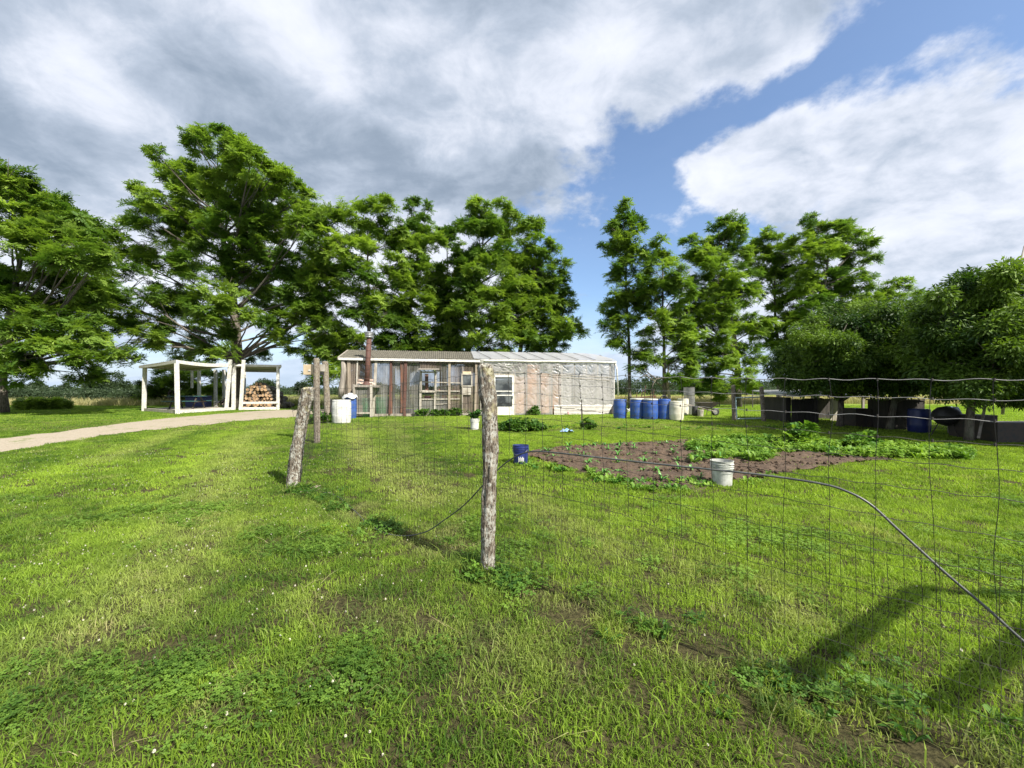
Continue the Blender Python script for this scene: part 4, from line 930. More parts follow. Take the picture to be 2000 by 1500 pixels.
barrel('blue barrel with a white cover on top, second barrel from the greenhouse', stand(1244, 818), 'blue', lid='whiteplastic', group=GB)
barrel('widest blue barrel with a pale rim, third barrel from the greenhouse', stand(1270, 819), 'blue', r=.32, lid='whiteplastic', group=GB, h=.87)
barrel('blue barrel with a curved hose on its top, touching the cream barrel', stand(1297, 819), 'blue', r=.27, group=GB)
barrel('cream coloured barrel touching the blue barrels', stand(1321, 820), 'cream', group=GB, h=.80)
barrel('cream coloured barrel farthest right in the barrel row', gp(1334, 20.6), 'cream', group=GB, h=.82, r=.27)
mb = MB(); c = stand(1297, 819)+Vector((0, 0, .90)); mb.tube([c+Vector((.16*math.cos(a), .05*math.sin(a*2), .13*math.sin(a)))for a in [k_*math.pi/8 for k_ in range(9)]], .022, 8); tagk(mb.build('hose_loop', M['black'], smooth=True), 'short black hose arched over the top of the rightmost blue barrel', 'hose')
barrel('white plastic barrel in front of the left end of the greenhouse', stand(667, 826), 'whiteplastic', h=.90, r=.35)
barrel('blue barrel half hidden behind the white barrel, a rumpled cloth over its top', gp(684, 17.6), 'blue', h=.98, r=.26, openlid=False)
mb = MB(); c = gp(684, 17.6)+Vector((0, 0, .97))
def clo(u_, v_):
    a = u_*2*math.pi; r_ = .34*v_; dz_ = .12*(1-v_)+.05*mnoise.noise(Vector((math.cos(a)*2, math.sin(a)*2, v_*3)))-(.10+.05*math.sin(a*5))*(v_ > .75)*(v_-.75)*4+.04
    return c+Vector((r_*math.cos(a), r_*math.sin(a), dz_))
mb.grid(clo, 30, 8); tagk(mb.build('cloth', M['cloth'], smooth=True), 'rumpled pale cloth bundled on top of the blue barrel by the greenhouse', 'cloth')
mb = MB(); q_ = gp(641, 21.); t = thing('feed_sack', 'small pale plastic drum standing between the two round posts', 'drum', q_); mb.lathe(barrel_prof(.2, .8)+[(.18, .8), (0, .81)], q_, 18); mb.build('body', M['cloth'], t, smooth=True)
t.name = 'small_drum'
# inside the greenhouse
def inside_p(px, d): return W(gs(px, d), d, .03)
barrel('green barrel inside the stove bay of the greenhouse', W(gs(716, -.1), -.14, .02), 'green', r=.27, h=.86, group='green barrels behind the corrugated sheets')
barrel('green barrel behind the corrugated sheets right of the stove bay', inside_p(747, .45), 'green', r=.40, h=.88, group='green barrels behind the corrugated sheets')
def tub(name, label, cat, p, m_, w_, d_, h, rz=0., flare=1.12):
    t = thing(name, label, cat, p); mb = MB(); n = 20; pr = []
    def ring(r_, z): return [Vector((abs(math.cos(a))**.45*math.copysign(1, math.cos(a))*w_/2*r_, abs(math.sin(a))**.45*math.copysign(1, math.sin(a))*d_/2*r_, z)) for a in [2*math.pi*j/n for j in range(n)]]
    rings = [ring(.01, 0), ring(1, 0), ring(flare, h), ring(flare*1.06, h), ring(flare*1.06, h-.03), ring(flare*1.0, h-.03), ring(flare*.96, h-.01), ring(.95, .02), ring(.01, .02)]
    Mx = Matrix.Translation(p)@Matrix.Rotation(rz, 4, 'Z'); vs = [Mx@v_ for r_ in rings for v_ in r_]
    mb.add(vs, [(i*n+j, i*n+(j+1) % n, (i+1)*n+(j+1) % n, (i+1)*n+j) for i in range(len(rings)-1) for j in range(n)]); mb.build('body', M[m_], t, smooth=True); return t
tub('storage_tub', 'dark blue tub on the greenhouse floor behind the clear sheets', 'tub', inside_p(806, .4), 'navy', .55, .4, .3)
tub('storage_tub', 'bright blue tub on the greenhouse floor under the shelves', 'tub', inside_p(864, .4), 'blue', .48, .35, .22)
tub('planter', 'pink planter box on the shelf in the greenhouse hatch', 'planter', W(gs(835), .32, gz(835, 779)), 'pink', .28, .2, .14)
tub('planter', 'orange clay pot on the shelf right of the greenhouse hatch', 'flower pot', W(gs(868), .32, gz(868, 779)), 'orange', .2, .2, .16)
tub('planter', 'small orange pot on the shelf close to the wall post', 'flower pot', W(gs(890), .32, gz(890, 779)), 'orange', .16, .16, .13)
tub('storage_tub', 'pale plastic bag like tub on the greenhouse floor between the rusty posts', 'tub', inside_p(775, .4), 'cloth', .5, .4, .42, flare=.8)
mb = MB(); mb.box((-.15, -.12, 0), (.15, .12, .5), Matrix.Translation(W(gs(705, -.1), -.25, .05))); tagk(mb.build('board_stack', M['palewood']), 'pale boards leaning inside the stove bay beside the green barrel', 'boards')
for i, px in enumerate((843, 858, 868, 886, 895)):
    p = W(gs(px), .3, gz(px, 764)+.02); t = thing('potted_plant', ['seedling on the upper shelf at the hatch', 'seedling on the upper shelf right beside the hatch post', 'bushy seedling in the middle of the upper shelf', 'seedling on the upper shelf right of the wall post', 'last seedling at the right end of the upper shelf'][i], 'potted plant', p)
    mb = MB(); mb.lathe([(0, 0), (.045, 0), (.06, .1), (.05, .1), (0, .09)], p, 12); mb.build('pot', M['orange' if i % 2 else 'black'], t)
    lp = [(p.x+rq.gauss(0, .04), p.y+rq.gauss(0, .04), p.z+.12+rq.random()*.1) for _ in range(8)]
    mb = broadm(14, .03, .14, .35, .12, 500+i); mb.v = [(v_[0]+p.x, v_[1]+p.y, v_[2]+p.z+.09) for v_ in mb.v]; mb.build('leaves', M['weed'], t)

# ---------------------------------------------------------------- white open shelter
sh = None
def post(mb, a, b_, w_=.13): mb.bar(a, b_, w_, w_, up=(0, 1, 0)); return mb
ZB, ZA, ZC, ZF = 21.2, 24.2, 25.6, 26.0
def H_(px, py, Z): return at(px, py, Z)
pB, pA, pC, pF = gp(347, ZB), gp(281, ZA), gp(456, ZC), gp(543, ZF)
tB, tA, tC, tF = H_(345, 706, ZB), H_(272, 717, ZA), H_(456, 713, ZC), H_(549, 715, ZF)
pD = pA+(pC-pB); tD = tA+(tC-tB)+Vector((0, 0, -.05)); bk = Vector((-2.3, 3.4, 0)); tE = tF+bk+Vector((0, 0, -.2)); 
sh = thing('open_shelter', 'open white shelter with a flat sagging roof on white posts over a plank floor', 'shelter', pB)
for (a, b_, w_) in ((pB, tB-Vector((0,0,.1)), .155), (pA, H_(283, 719, ZA), .16), (pC, H_(457, 716, ZC), .17), (pF, H_(543, 717, ZF), .14)):
    post(MB(), a-Vector((0, 0, .03)), b_, w_).build('post', M['white'], sh, bevel=.008)
for px, pz, Z, px2, py1 in ((421, 722, 29, 421, None), (389, 724, 30, 389, None), (438, 722, 30.5, 437, None), (477, 722, 29.5, 477, None)):
    post(MB(), gp(px, Z), H_(px2, pz, Z), .16).build('post', M['white'], sh)
post(MB(), H_(375, 722, 29), H_(375, 758, 29), .12).build('hanging_board', M['white'], sh)
for a, b_ in (((442, 796), (450, 702)), ((470, 798), (476, 703))):
    post(MB(), gp(a[0], ZC-.35), H_(b_[0], b_[1], ZC-.35), .15).build('leaning_board', M['white'], sh)
def sagpts(a, b_, n=10, sag=.0): return [a.lerp(b_, i/n)+Vector((0, 0, -sag*4*(i/n)*(1-i/n)+.0)) for i in range(n+1)]
def beam(P, h=.17, w_=.05, nm='beam'):
    mb = MB(); vs = []
    for i, p in enumerate(P):
        t_ = (P[min(i+1, len(P)-1)]-P[max(i-1, 0)]).normalized(); n_ = Vector((-t_.y, t_.x, 0)).normalized()*w_/2
        vs += [p-n_+Vector((0,0,-h/2)), p+n_+Vector((0,0,-h/2)), p+n_+Vector((0,0,h/2)), p-n_+Vector((0,0,h/2))]
    fs = [(i*4+j, i*4+(j+1) % 4, i*4+4+(j+1) % 4, i*4+4+j) for i in range(len(P)-1) for j in range(4)]+[(0,3,2,1), tuple(len(vs)-4+j for j in range(4))]
    mb.add(vs, fs); return mb.build(nm, M['white'], sh)
fb = sagpts(tB, tC, 10, .10); beam(fb); beam(sagpts(tC+Vector((0.02, 0, 0)), tF, 6, .0), .13); beam(sagpts(tB-Vector((0, 0, .0)), tA, 6, .04), .12)
beam(sagpts(tA, tD, 6), .12); beam(sagpts(tD, tC, 6), .1); beam(sagpts(tF, tE, 4), .12); beam(sagpts(tC+bk+Vector((0,0,-.2)), tE, 4), .12)
def roofq(a, b_, c, d, nm='roof', m_='white'):
    mb = MB(); n = 8
    def P(u_, v_):
        p = a.lerp(b_, u_).lerp(d.lerp(c, u_), v_); p.z -= .10*4*u_*(1-u_)*(1-v_)*0.9; return p+Vector((0, 0, .09))
    mb.grid(P, n, n); o = mb.build(nm, M[m_], sh); s_ = o.modifiers.new('solid', 'SOLIDIFY'); s_.thickness = .03; return o
roofq(tB, tC, tD, tA); roofq(tC, tF, tE, tC+bk+Vector((0, 0, -.2)))
for k_ in range(1, 5):
    t_ = k_/5; a = tB.lerp(tC, t_); b_ = tA.lerp(tD, t_); mb = MB(); mb.bar(a+Vector((0, 0, .0-.36*t_*(1-t_))), b_+Vector((0, 0, -.02)), .04, .1); mb.build('rafter', M['oldwhite'], sh)
# plank floor
npl = 14
for k_ in range(npl):
    t0, t1 = k_/npl+.004, (k_+1)/npl-.004; mb = MB()
    q4 = [pB.lerp(pA, t0), pB.lerp(pA, t1), pC.lerp(pD, t1), pC.lerp(pD, t0)]; zt_ = GZ+.16+.006*rq.random()
    vs = [Vector((p.x, p.y, zt_-.03)) for p in q4]+[Vector((p.x, p.y, zt_)) for p in q4]
    mb.add(vs, [(0,3,2,1),(4,5,6,7),(0,1,5,4),(1,2,6,5),(2,3,7,6),(3,0,4,7)]); mb.build('floor_plank', M['oldwhite'], sh)
for a, b_, m_ in ((pB, pC, 'white'), (pB, pA, 'oldwhite'), (pC+Vector((.4, -.1, .0)), pF, 'white')):
    mb = MB(); z_ = Vector((0, 0, .10 if m_ != 'x' else .1)); mb.bar(a+z_, b_+z_, .05, .17); mb.build('floor_beam', M[m_], sh)
mb = MB(); mb.bar(H_(474, 787, ZF-.1), H_(543, 786, ZF-.1), .05, .14); mb.build('front_rail', M['white'], sh)
# picnic table, seat, trailer board etc. under the shelter
def ptable(p, rz):
    t = thing('picnic_table', 'green picnic table standing on the shelter floor', 'table', p, rz); Lm = lambda v_: v_
    for k_ in range(5): mb = MB(); mb.box((-.9, -.37+k_*.15, .72), (.9, -.24+k_*.15, .755)); mb.build('table_board', M['teal'], t, local=True)
    for s_ in (-1, 1):
        mb = MB(); mb.box((-.9, s_*.72-.13, .43), (.9, s_*.72+.13, .465)); mb.build('seat', M['teal'], t, local=True)
        for e_ in (-1, 1): mb = MB(); mb.bar((s_*.62, e_*.6, 0), (s_*.62, e_*.18, .73), .07, .04); mb.build('leg', M['darkmetal'], t, local=True)
        mb = MB(); mb.bar((s_*.66, -.8, .41), (s_*.66, .8, .41), .04, .07); mb.build('cross_bar', M['darkmetal'], t, local=True)
ptable(gp(366, 24.3)+Vector((0, 0, .17)), .15)
p = gp(388, 27.2); mb = MB(); 
t = thing('tool_chest', 'dark blue chest on the shelter floor behind the picnic table', 'chest', p+Vector((0, 0, .16)), .1)
mb = MB(); mb.box((-.65, -.3, 0), (.65, .3, .62)); mb.build('body', M['navy'], t, local=True, bevel=.02); mb = MB(); mb.box((-.67, -.32, .63), (.67, .32, .74)); mb.build('lid', M['navy'], t, local=True, bevel=.03)
# heap of junk: leaning boards
for i, (a, b_, m_) in enumerate((((418, 792), (452, 770), 'darkwood'), ((424, 794), (462, 776), 'palewood'), ((430, 790), (458, 765), 'rust'), ((448, 792), (470, 762), 'greywood'), ((420, 786), (446, 780), 'whiteplastic'), ((426, 788), (470, 758), 'darkwood'), ((436, 790), (474, 768), 'red'), ((446, 794), (466, 752), 'darkwood'))):
    Z_ = 26.6+.25*i; mb = MB(); mb.bar(H_(a[0], a[1], Z_), H_(b_[0], b_[1], Z_+.6), .28, .05)
    tagk(mb.build('scrap_board', M[m_]), ['dark scrap board, lowest in the heap inside the shelter', 'pale scrap board slanting at the front of the heap', 'rusty metal sheet slanting over the heap', 'grey board leaning beside the leaning white post', 'short white plastic board at the left of the heap', 'long dark board reaching over the heap', 'faded red board in the heap beside the tree trunk', 'steep dark board leaning by the shelter posts'][i], 'board', 'scrap boards heaped inside the shelter')
# firewood: cut ends to the viewer
def log_mesh(seed, r, L):
    q = random.Random(seed); mb = MB(); n = 12; rr = [r*q.uniform(.88, 1.1) for _ in range(n)]
    for y_ in (0, L): mb.v += [(rr[j]*math.cos(2*math.pi*j/n), y_, rr[j]*math.sin(2*math.pi*j/n)) for j in range(n)]
    mb.add([], []); mb.f += [(j, n+j, n+(j+1) % n, (j+1) % n) for j in range(n)]; mb.mi += [0]*n
    mb.f += [tuple(range(n)), tuple(range(n, 2*n))[::-1]]; mb.mi += [1, 1]
    me = bpy.data.meshes.new('firewood_log'); me.from_pydata(mb.v, [], mb.f); me.materials.append(M['bark']); me.materials.append(M['logend']); me.polygons.foreach_set('material_index', mb.mi); return me
lm = [log_mesh(i, .080+.013*(i % 4), .42+.1*(i % 3)) for i in range(8)]
ZL = 26.3; zfl = GZ+.02; k_ = 0
top = [(476, 766), (486, 752), (498, 746), (508, 748), (520, 756), (530, 768), (541, 785)]
row = 0; z_ = zfl+.12
while True:
    xw = -18.3+(row % 2)*.13; any_ = False
    while xw < -14.9:
        px = 1000+xw/ZL*F; py = YH+(HC-z_)/ZL*F
        if 477 < px < 541:
            for i in range(len(top)-1):
                if top[i][0] <= px <= top[i+1][0]: ty = top[i][1]+(top[i+1][1]-top[i][1])*(px-top[i][0])/(top[i+1][0]-top[i][0])
            if py > ty+1:
                o = bpy.data.objects.new('firewood_log', lm[rq.randrange(8)]); C.objects.link(o); o.location = (xw+rq.gauss(0, .015), ZL+rq.uniform(-.12, .12), z_+rq.gauss(0, .012)); o.rotation_euler = (rq.gauss(0, .05), rq.uniform(0, 6.28), rq.gauss(0, .12))
                tagk(o, 'cut firewood log with its sawn end showing in the stack under the shelter', 'log', 'firewood logs stacked in the shelter'); any_ = True
        xw += .235+rq.uniform(-.01, .015)
    row += 1; z_ += .195
    if row > 12: break
# second layer of logs filling the pile behind
mb = MB()
for i in range(130):
    px = rq.uniform(478, 538); x_ = (px-1000)/F*ZL
    for j in range(len(top)-1):
        if top[j][0] <= px <= top[j+1][0]: ty = top[j][1]+(top[j+1][1]-top[j][1])*(px-top[j][0])/(top[j+1][0]-top[j][0])
    zt_ = HC-(ty+4-YH)/F*ZL; zz = rq.uniform(zfl, max(zfl+.1, zt_-.1)); y_ = ZL+rq.uniform(.5, 1.6); mb.tube([(x_, y_, zz), (x_+rq.gauss(0, .05), y_+.5, zz)], .11, 8)
tagk(mb.build('firewood_pile', M['bark']), 'rear part of the firewood stack behind the front logs', 'firewood', kind='stuff')
# ---------------------------------------------------------------- wire fence with rough posts
fence = thing('wire_fence', 'wire mesh fence on rough lichen covered log posts crossing the lawn', 'fence', P_post)
def barkpost(name, pts, rs_, m_, parent=None, n=40, amp=.012, label=None, seed=0, knots=()):
    mb = MB(); L_ = []; K = 110
    P = [Vector(p) for p in pts]
    def cr(t):
        f_ = t*(len(P)-1); i = min(int(f_), len(P)-2); u_ = f_-i
        p0, p1, p2, p3 = P[max(i-1, 0)], P[i], P[i+1], P[min(i+2, len(P)-1)]
        r_ = rs_[i]*(1-u_)+rs_[i+1]*u_
        return .5*((2*p1)+(p2-p0)*u_+(2*p0-5*p1+4*p2-p3)*u_*u_+(3*p1-p0-3*p2+p3)*u_**3), r_
    vs = []
    for i in range(K+1):
        c, r_ = cr(i/K)
        for j in range(n):
            a = 2*math.pi*j/n; d = Vector((math.cos(a), math.sin(a), 0)); s_ = c.z
            q_ = Vector((d.x*3.2, d.y*3.2, s_*2.2+seed)); q2 = Vector((d.x*1.1, d.y*1.1, s_*1.6+seed*2)); q3 = Vector((d.x*7, d.y*7, s_*9+seed))
            rr = r_*(1+.10*mnoise.noise(q2)) + amp*mnoise.noise(q_*2.)*1.1 + amp*.7*mnoise.noise(q3*1.3) + amp*.5*abs(mnoise.noise(q3*2.7))
            for (kz, ka, kr, kw) in knots: rr += kr*math.exp(-((s_-kz)/kw)**2-(math.sin((a-ka)/2)*2/.6)**2)
            top = 0
            if i > K-3: rr *= (.97, .9, .72)[i-(K-2)]
            vs.append(c+d*rr+Vector((0, 0, .02*mnoise.noise(Vector((d.x*2, d.y*2, 3.3)))*(i > K-6))))
    vs.append(cr(1)[0]+Vector((0, 0, .012)))
    fs = [(i*n+j, i*n+(j+1) % n, (i+1)*n+(j+1) % n, (i+1)*n+j) for i in range(K) for j in range(n)]+[(K*n+j, K*n+(j+1) % n, (K+1)*n) for j in range(n)]
    mb.add(vs, fs); return mb.build(name, m_, parent, smooth=True, label=label)
b0 = P_post; z = lambda px, py, Z: at(px, py, Z)
barkpost('post', [b0+Vector((.005, 0, -.06)), z(953.5, 1040, 3.076), z(955, 950, 3.076), z(957, 860, 3.076), z(955, 790, 3.076), z(946, 712, 3.076)], [.053, .049, .051, .055, .058, .056], M['postbark'], fence,
         label='upright post nearest the camera with yellow lichen near its top', knots=((1.38, 3.6, .018, .05), (.95, .3, .012, .04), (.55, 5.5, .008, .03)), seed=1)
zl = P_left.y
barkpost('post', [P_left+Vector((-.03, 0, -.06)), z(580, 880, zl), z(592, 810, zl), z(603, 757, zl)], [.088, .080, .076, .080], M['postbark2'], fence, label='leaning pale post thickly grown with lichen', amp=.02, seed=5, knots=((.9, 2.6, .03, .06), (1.3, .2, .02, .05)))
zt2 = P_two.y
P2 = thing('gate_post', 'tall round wooden post standing just behind the leaning lichen post', 'post', P_two)
barkpost('trunk', [P_two+Vector((0, 0, -.05)), z(619, 790, zt2), z(618, 700, zt2)], [.078, .074, .07], M['roundpost'], P2, amp=.006, seed=8).name = 'shaft'
P_three = gp(640, 15.5)
P3 = thing('gate_post', 'thinner greenish round post right of the tall round post, before the small drum', 'post', P_three)
barkpost('trunk', [P_three+Vector((0, 0, -.05)), z(638, 770, 15.5), z(635, 706, 15.5)], [.115, .11, .108], M['roundpost'], P3, amp=.006, seed=11).name = 'shaft'
# corner right of the frame: the next rough post
barkpost('post', [FR+Vector((0, 0, -.05)), FR+Vector((.02, 0, .8)), FR+Vector((.0, 0, 1.5))], [.07, .065, .06], M['postbark'], fence, label='post of the wire fence standing past the right edge of the photo', seed=15)
rw = random.Random(11)
def bez(a, b_, t): return a.lerp(b_, t)
def seg(A, B, hA, hB, offs, lowh, stay, fine, side, parent, light=False):
    """offs: drops below the top wire of the wide mesh, lowh: height of the fine mesh, stay: spacing of the wide mesh"""
    D = (B-A); D.z = 0; Ln = D.length; nrm = Vector((-D.y, D.x, 0)).normalized()*side
    def base(t): x = A.x+D.x*t; y = A.y+D.y*t; return Vector((x, y, zg(x, y)))
    def belly(t, h): return nrm*(.045+.025*mnoise.noise(Vector((t*3.2, h*1.1, A.x)))+.02*math.sin(t*5+h*2))
    def topz(t): return hA+(hB-hA)*t-.02*math.sin(math.pi*t)+.012*mnoise.noise(Vector((t*4, 1, A.x)))
    def pt(t, off):
        h = topz(t)-off*(1+.06*mnoise.noise(Vector((t*5, off*4, 2.))))
        return base(t)+Vector((0, 0, h))+belly(t, h)
    N = int(Ln/.02)
    for i, off in enumerate(offs):
        mb = MB(); f_ = (.8 if off else 1.0); P = []
        for k_ in range(N+1):
            t = k_/N; p = pt(t, off); s_ = t*Ln
            p.z += .0038*f_*math.sin(s_*2*math.pi/stay+i)+.004*f_*mnoise.noise(Vector((s_*9, i*3., 1)))
            P.append(p)
        mb.tube(P, .0017 if off == 0 else .0013, 4); mb.build('line_wire', M['wirelight' if (off == 0 or i in (1, 2)) and light else 'wire'], parent)
    ns = int(Ln/stay)
    for k_ in range(1, ns):
        t = k_/ns; mb = MB(); P = []
        lo = offs[-1]
        for j in range(15): off = lo*j/14; tt = t+(.009*mnoise.noise(Vector((k_*7.1, off*3.5, 1))))/Ln*2.2+.0; P.append(pt(tt, off)+nrm*.003)
        mb.tube(P, .0014, 4); mb.build('stay_wire', M['wire'], parent)
        if not light: continue
        mb = MB()
        for off in offs[:4]:
            c = pt(t, off); mb.tube([c+Vector((0, 0, -.006)), c+Vector((0, 0, .006))], .0036, 5)
        mb.build('wire_knot', M['wire'], parent, kind='stuff')
    mb = MB(); nf = int(Ln/fine)
    def fp(t, h): w_ = .012*mnoise.noise(Vector((t*Ln*1.7, h*3, 8))); return base(t)+Vector((0, 0, h+.012*mnoise.noise(Vector((t*Ln*1.2, h*2, 3)))))+nrm*(.028+w_+.012*math.sin(t*7))
    for k_ in range(nf+1):
        t = k_/nf; tt = lambda h: min(1, max(0, t+.010*mnoise.noise(Vector((t*Ln*2., h*4, 5)))/Ln))
        mb.tube([fp(tt(h), h) for h in [lowh*j/7 for j in range(8)]], .00105, 3, False)
    nh = int(round(lowh/.10))
    for k_ in range(nh+1):
        mb.tube([fp(j/(N//3), lowh*k_/nh) for j in range(N//3+1)], .00105, 3, False)
    mb.build('fine_mesh', M['wire'], parent, kind='stuff', label='fine rectangular wire mesh along the lower half of the fence')
offs = [0, .075, .15, .235, .33, .44, .57, .72, .88]
seg(P_post+Vector((.0, .02, 0)), FR, 1.545, 1.40, offs, .78, .155, .05, 1, fence, True)
seg(P_post+Vector((0, .03, 0)), P_left+Vector((.02, .05, 0)), 1.545, 1.40, offs, .80, .155, .05, -1, fence)
seg(P_left, P_two, 1.36, 1.45, offs[::2], .6, .2, .1, -1, fence)
# hose along the fence
def catmull(P, n=10):
    o = []
    for i in range(len(P)-1):
        p0, p1, p2, p3 = P[max(i-1, 0)], P[i], P[i+1], P[min(i+2, len(P)-1)]
        for k_ in range(n):
            u_ = k_/n; o.append(.5*((2*p1)+(p2-p0)*u_+(2*p0-5*p1+4*p2-p3)*u_*u_+(3*p1-p0-3*p2+p3)*u_**3))
    return o+[P[-1]]
def onf(px, py, A, B, off=.07):
    k_ = (px-1000)/F; t = (k_*A.y-A.x)/((B.x-A.x)-k_*(B.y-A.y)); y = A.y+(B.y-A.y)*t+off; return at(px, py, y)
hp_ = [G(618, 962)+Vector((0, 0, .02)), G(655, 975)+Vector((0, 0, .05)), G(690, 1000)+Vector((0, 0, .03)), G(725, 1032)+Vector((0, 0, .02)), G(775, 1050)+Vector((0, 0, .02)), onf(828, 1040, P_post, P_left)]
hp_ += [onf(px, py, P_post, P_left, .09) for px, py in ((870, 1014), (908, 985))] + [at(943, 948, 3.17)] + [onf(px, py, P_post, FR, .09) for px, py in ((975, 915), (1003, 894), (1030, 883), (1060, 882), (1120, 888), (1200, 897), (1300, 908), (1400, 918), (1500, 929), (1600, 944), (1650, 958), (1700, 985), (1760, 1040), (1850, 1122), (1930, 1190), (2010, 1262), (2200, 1420))]
mb = MB(); mb.tube(catmull(hp_, 8), .0052, 10); tagk(mb.build('garden_hose', simple('hose_rubber', (.055, .06, .058), (.10, .105, .10), .42, 12, bump=.05), smooth=True), 'long dark hose slung along the wire fence and sagging to the ground at the left', 'hose')
# unseen made-up frame, shaped so its beams cast shadows on the lawn
def V(x, y, z): return Vector((x, y, z))
Lsh = 2.25/math.tan(R(SUN_EL)); off_ = V(-sdir.x*Lsh, -sdir.y*Lsh, 0)
def up_(p, h=2.25): q_ = V(p[0], p[1], 0)-off_; q_.z = h; return q_
fr = thing('shadow_frame', 'unseen timber frame added to cast beam shadows on the lawn', 'shadow caster', up_((3.2, 2.2), 0)-Vector((0, 0, 0)))
s1a, s1b = (1.30, 1.92), (2.82, 2.80); s2a, s2b = (1.85, 1.77), (3.72, 2.67)
for a, b_ in ((s1a, s1b), (s2a, s2b)):
    mb = MB(); mb.bar(up_(a), up_(b_), .09, .045); mb.build('beam', M['greywood'], fr)
mb = MB(); mb.bar(up_((2.78, 2.83)), up_((4.8, 2.50)), .07, .05); mb.build('beam', M['greywood'], fr)
for a in ((4.8, 2.50), (3.95, 2.64)):
    p = up_(a); mb = MB(); mb.bar((p.x, p.y, 0), (p.x, p.y, 2.2), .12, .12, up=(0, 1, 0))
    if p.y > .2 or True: mb.build('post', M['greywood'], fr)

# ---------------------------------------------------------------- buckets
def bucket(label, p, m_, r=.148, h=.37, rz=0., tilt=0, plant=False, group='plastic buckets in the yard', nr=5):
    t = thing('bucket', label, 'bucket', p, rz, group=group); mb = MB(); pr = [(0, .0), (r*.86, 0), (r*.87, .01), (r*.93, h*.55), (r*.97, h*.70), (r*1.045, h*.70), (r*1.045, h*.715), (r*.975, h*.725), (r*.98, h*.78), (r*1.05, h*.785), (r*1.05, h*.80), (r*.985, h*.81), (r*.99, h*.86), (r*1.05, h*.865), (r*1.05, h*.88), (r, h*.89), (r*1.01, h*.985), (r*1.04, h*.985), (r*1.04, h), (r*.97, h), (r*.95, h*.9), (r*.84, .012), (0, .01)]
    mb.lathe(pr, (0, 0, 0), 40); mb.build('body', M[m_], t, smooth=False, local=True)
    mb = MB(); mb.tube([(math.cos(a)*(r*1.06), -abs(math.sin(a))*r*1.02, h*.80-abs(math.sin(a))*h*.27) for a in [math.pi*k_/14 for k_ in range(15)]], .0026, 6)
    mb.build('handle', M['galv'], t, local=True)
    for s_ in (-1, 1): mb = MB(); mb.box((s_*r*1.03-.012, -.02, h*.76), (s_*r*1.03+.012, .02, h*.84)); mb.build('handle_ear', M[m_], t, local=True)
    t.rotation_euler = (tilt, tilt*.6, rz); return t
bk1 = bucket('pale grey bucket standing at the front edge of the garden soil', G(1410, 946), 'bucketgrey', r=.155, h=.36, rz=.4)
bucket('dark blue bucket with white print at the left end of the garden soil', G(1017, 906), 'navy', r=.15, h=.36, rz=-.5, tilt=-.03)
mb = MB(); c = G(1017, 906)
for i in range(6):
    a = -1.9+.13*i; a2 = a+.085; z0_, z1_ = (.06, .13) if i % 2 else (.05, .15)
    mb.add([(c.x+math.cos(a)*.141, c.y+math.sin(a)*.141, c.z+z0_), (c.x+math.cos(a2)*.141, c.y+math.sin(a2)*.141, c.z+z0_), (c.x+math.cos(a2)*.144, c.y+math.sin(a2)*.144, c.z+z1_), (c.x+math.cos(a)*.144, c.y+math.sin(a)*.144, c.z+z1_)], [(0, 1, 2, 3)])
pr_ = mb.build('side_print', M['whiteplastic'], None); pr_.name = 'side_print'
for o in C.objects:
    if o.name.startswith('bucket') and 'dark blue' in o.get('label', ''):
        pr_.data.transform(Matrix.Translation(-c)); pr_.parent = o; pr_.rotation_euler = (0, 0, .5)
wbk = gp(927, 13.4)
bucket('white bucket with a leafy plant growing in it, left of the nearest fence post', wbk, 'whiteplastic', r=.15, h=.37)
mb = broadm(34, .10, .30, .4, .30, 600); t = thing('bucket_plant', 'leafy green plant growing out of the white bucket', 'plant', wbk+Vector((0, 0, .34))); mb.build('leaves', M['weed'], t, local=True)
mb = MB()
for a in range(5): mb.tube([(0, 0, -.05), (math.cos(a*1.3)*.06, math.sin(a*1.3)*.06, .12)], [.006, .003], 5)
mb.build('stem', M['weed'], t, local=True)

# ---------------------------------------------------------------- garden plants
def cornmesh(seed):
    q = random.Random(seed); mb = MB()
    for k_ in range(6):
        a = k_*2.6+q.uniform(-.5, .5); L_ = q.uniform(.18, .30); e = q.uniform(.7, 1.25); P = []
        for i in range(6):
            t = i/5; P.append(Vector((math.cos(a)*L_*t*math.cos(e)*1.15, math.sin(a)*L_*t*math.cos(e)*1.15, .02+L_*(math.sin(e)*t*1.25-.75*t*t))))
        n_ = Vector((-math.sin(a), math.cos(a), 0)); vs = []
        for i, p in enumerate(P): w_ = .014*(1-((i/5-.35)/.7)**2)+.001; vs += [p-n_*w_, p+n_*w_]
        mb.add(vs, [(2*i, 2*i+1, 2*i+3, 2*i+2) for i in range(5)])
    mb.tube([(0, 0, 0), (0, 0, .1)], [.006, .004], 5)
    return mb
M['corn'] = simple('corn_leaf', (.10, .27, .04), (.06, .18, .025), .5, 20, bump=0)
cms = []
for i in range(5):
    mb = cornmesh(700+i); me = bpy.data.meshes.new('corn_seedling'); me.from_pydata([tuple(q_) for q_ in mb.v], [], mb.f); me.materials.append(M['corn']); cms.append(me)
rows = [((1085, 878), (1330, 868)), ((1075, 886), (1345, 876)), ((1080, 897), (1370, 887)), ((1120, 912), (1400, 901)), ((1175, 930), (1390, 920)), ((1250, 946), (1370, 938))]
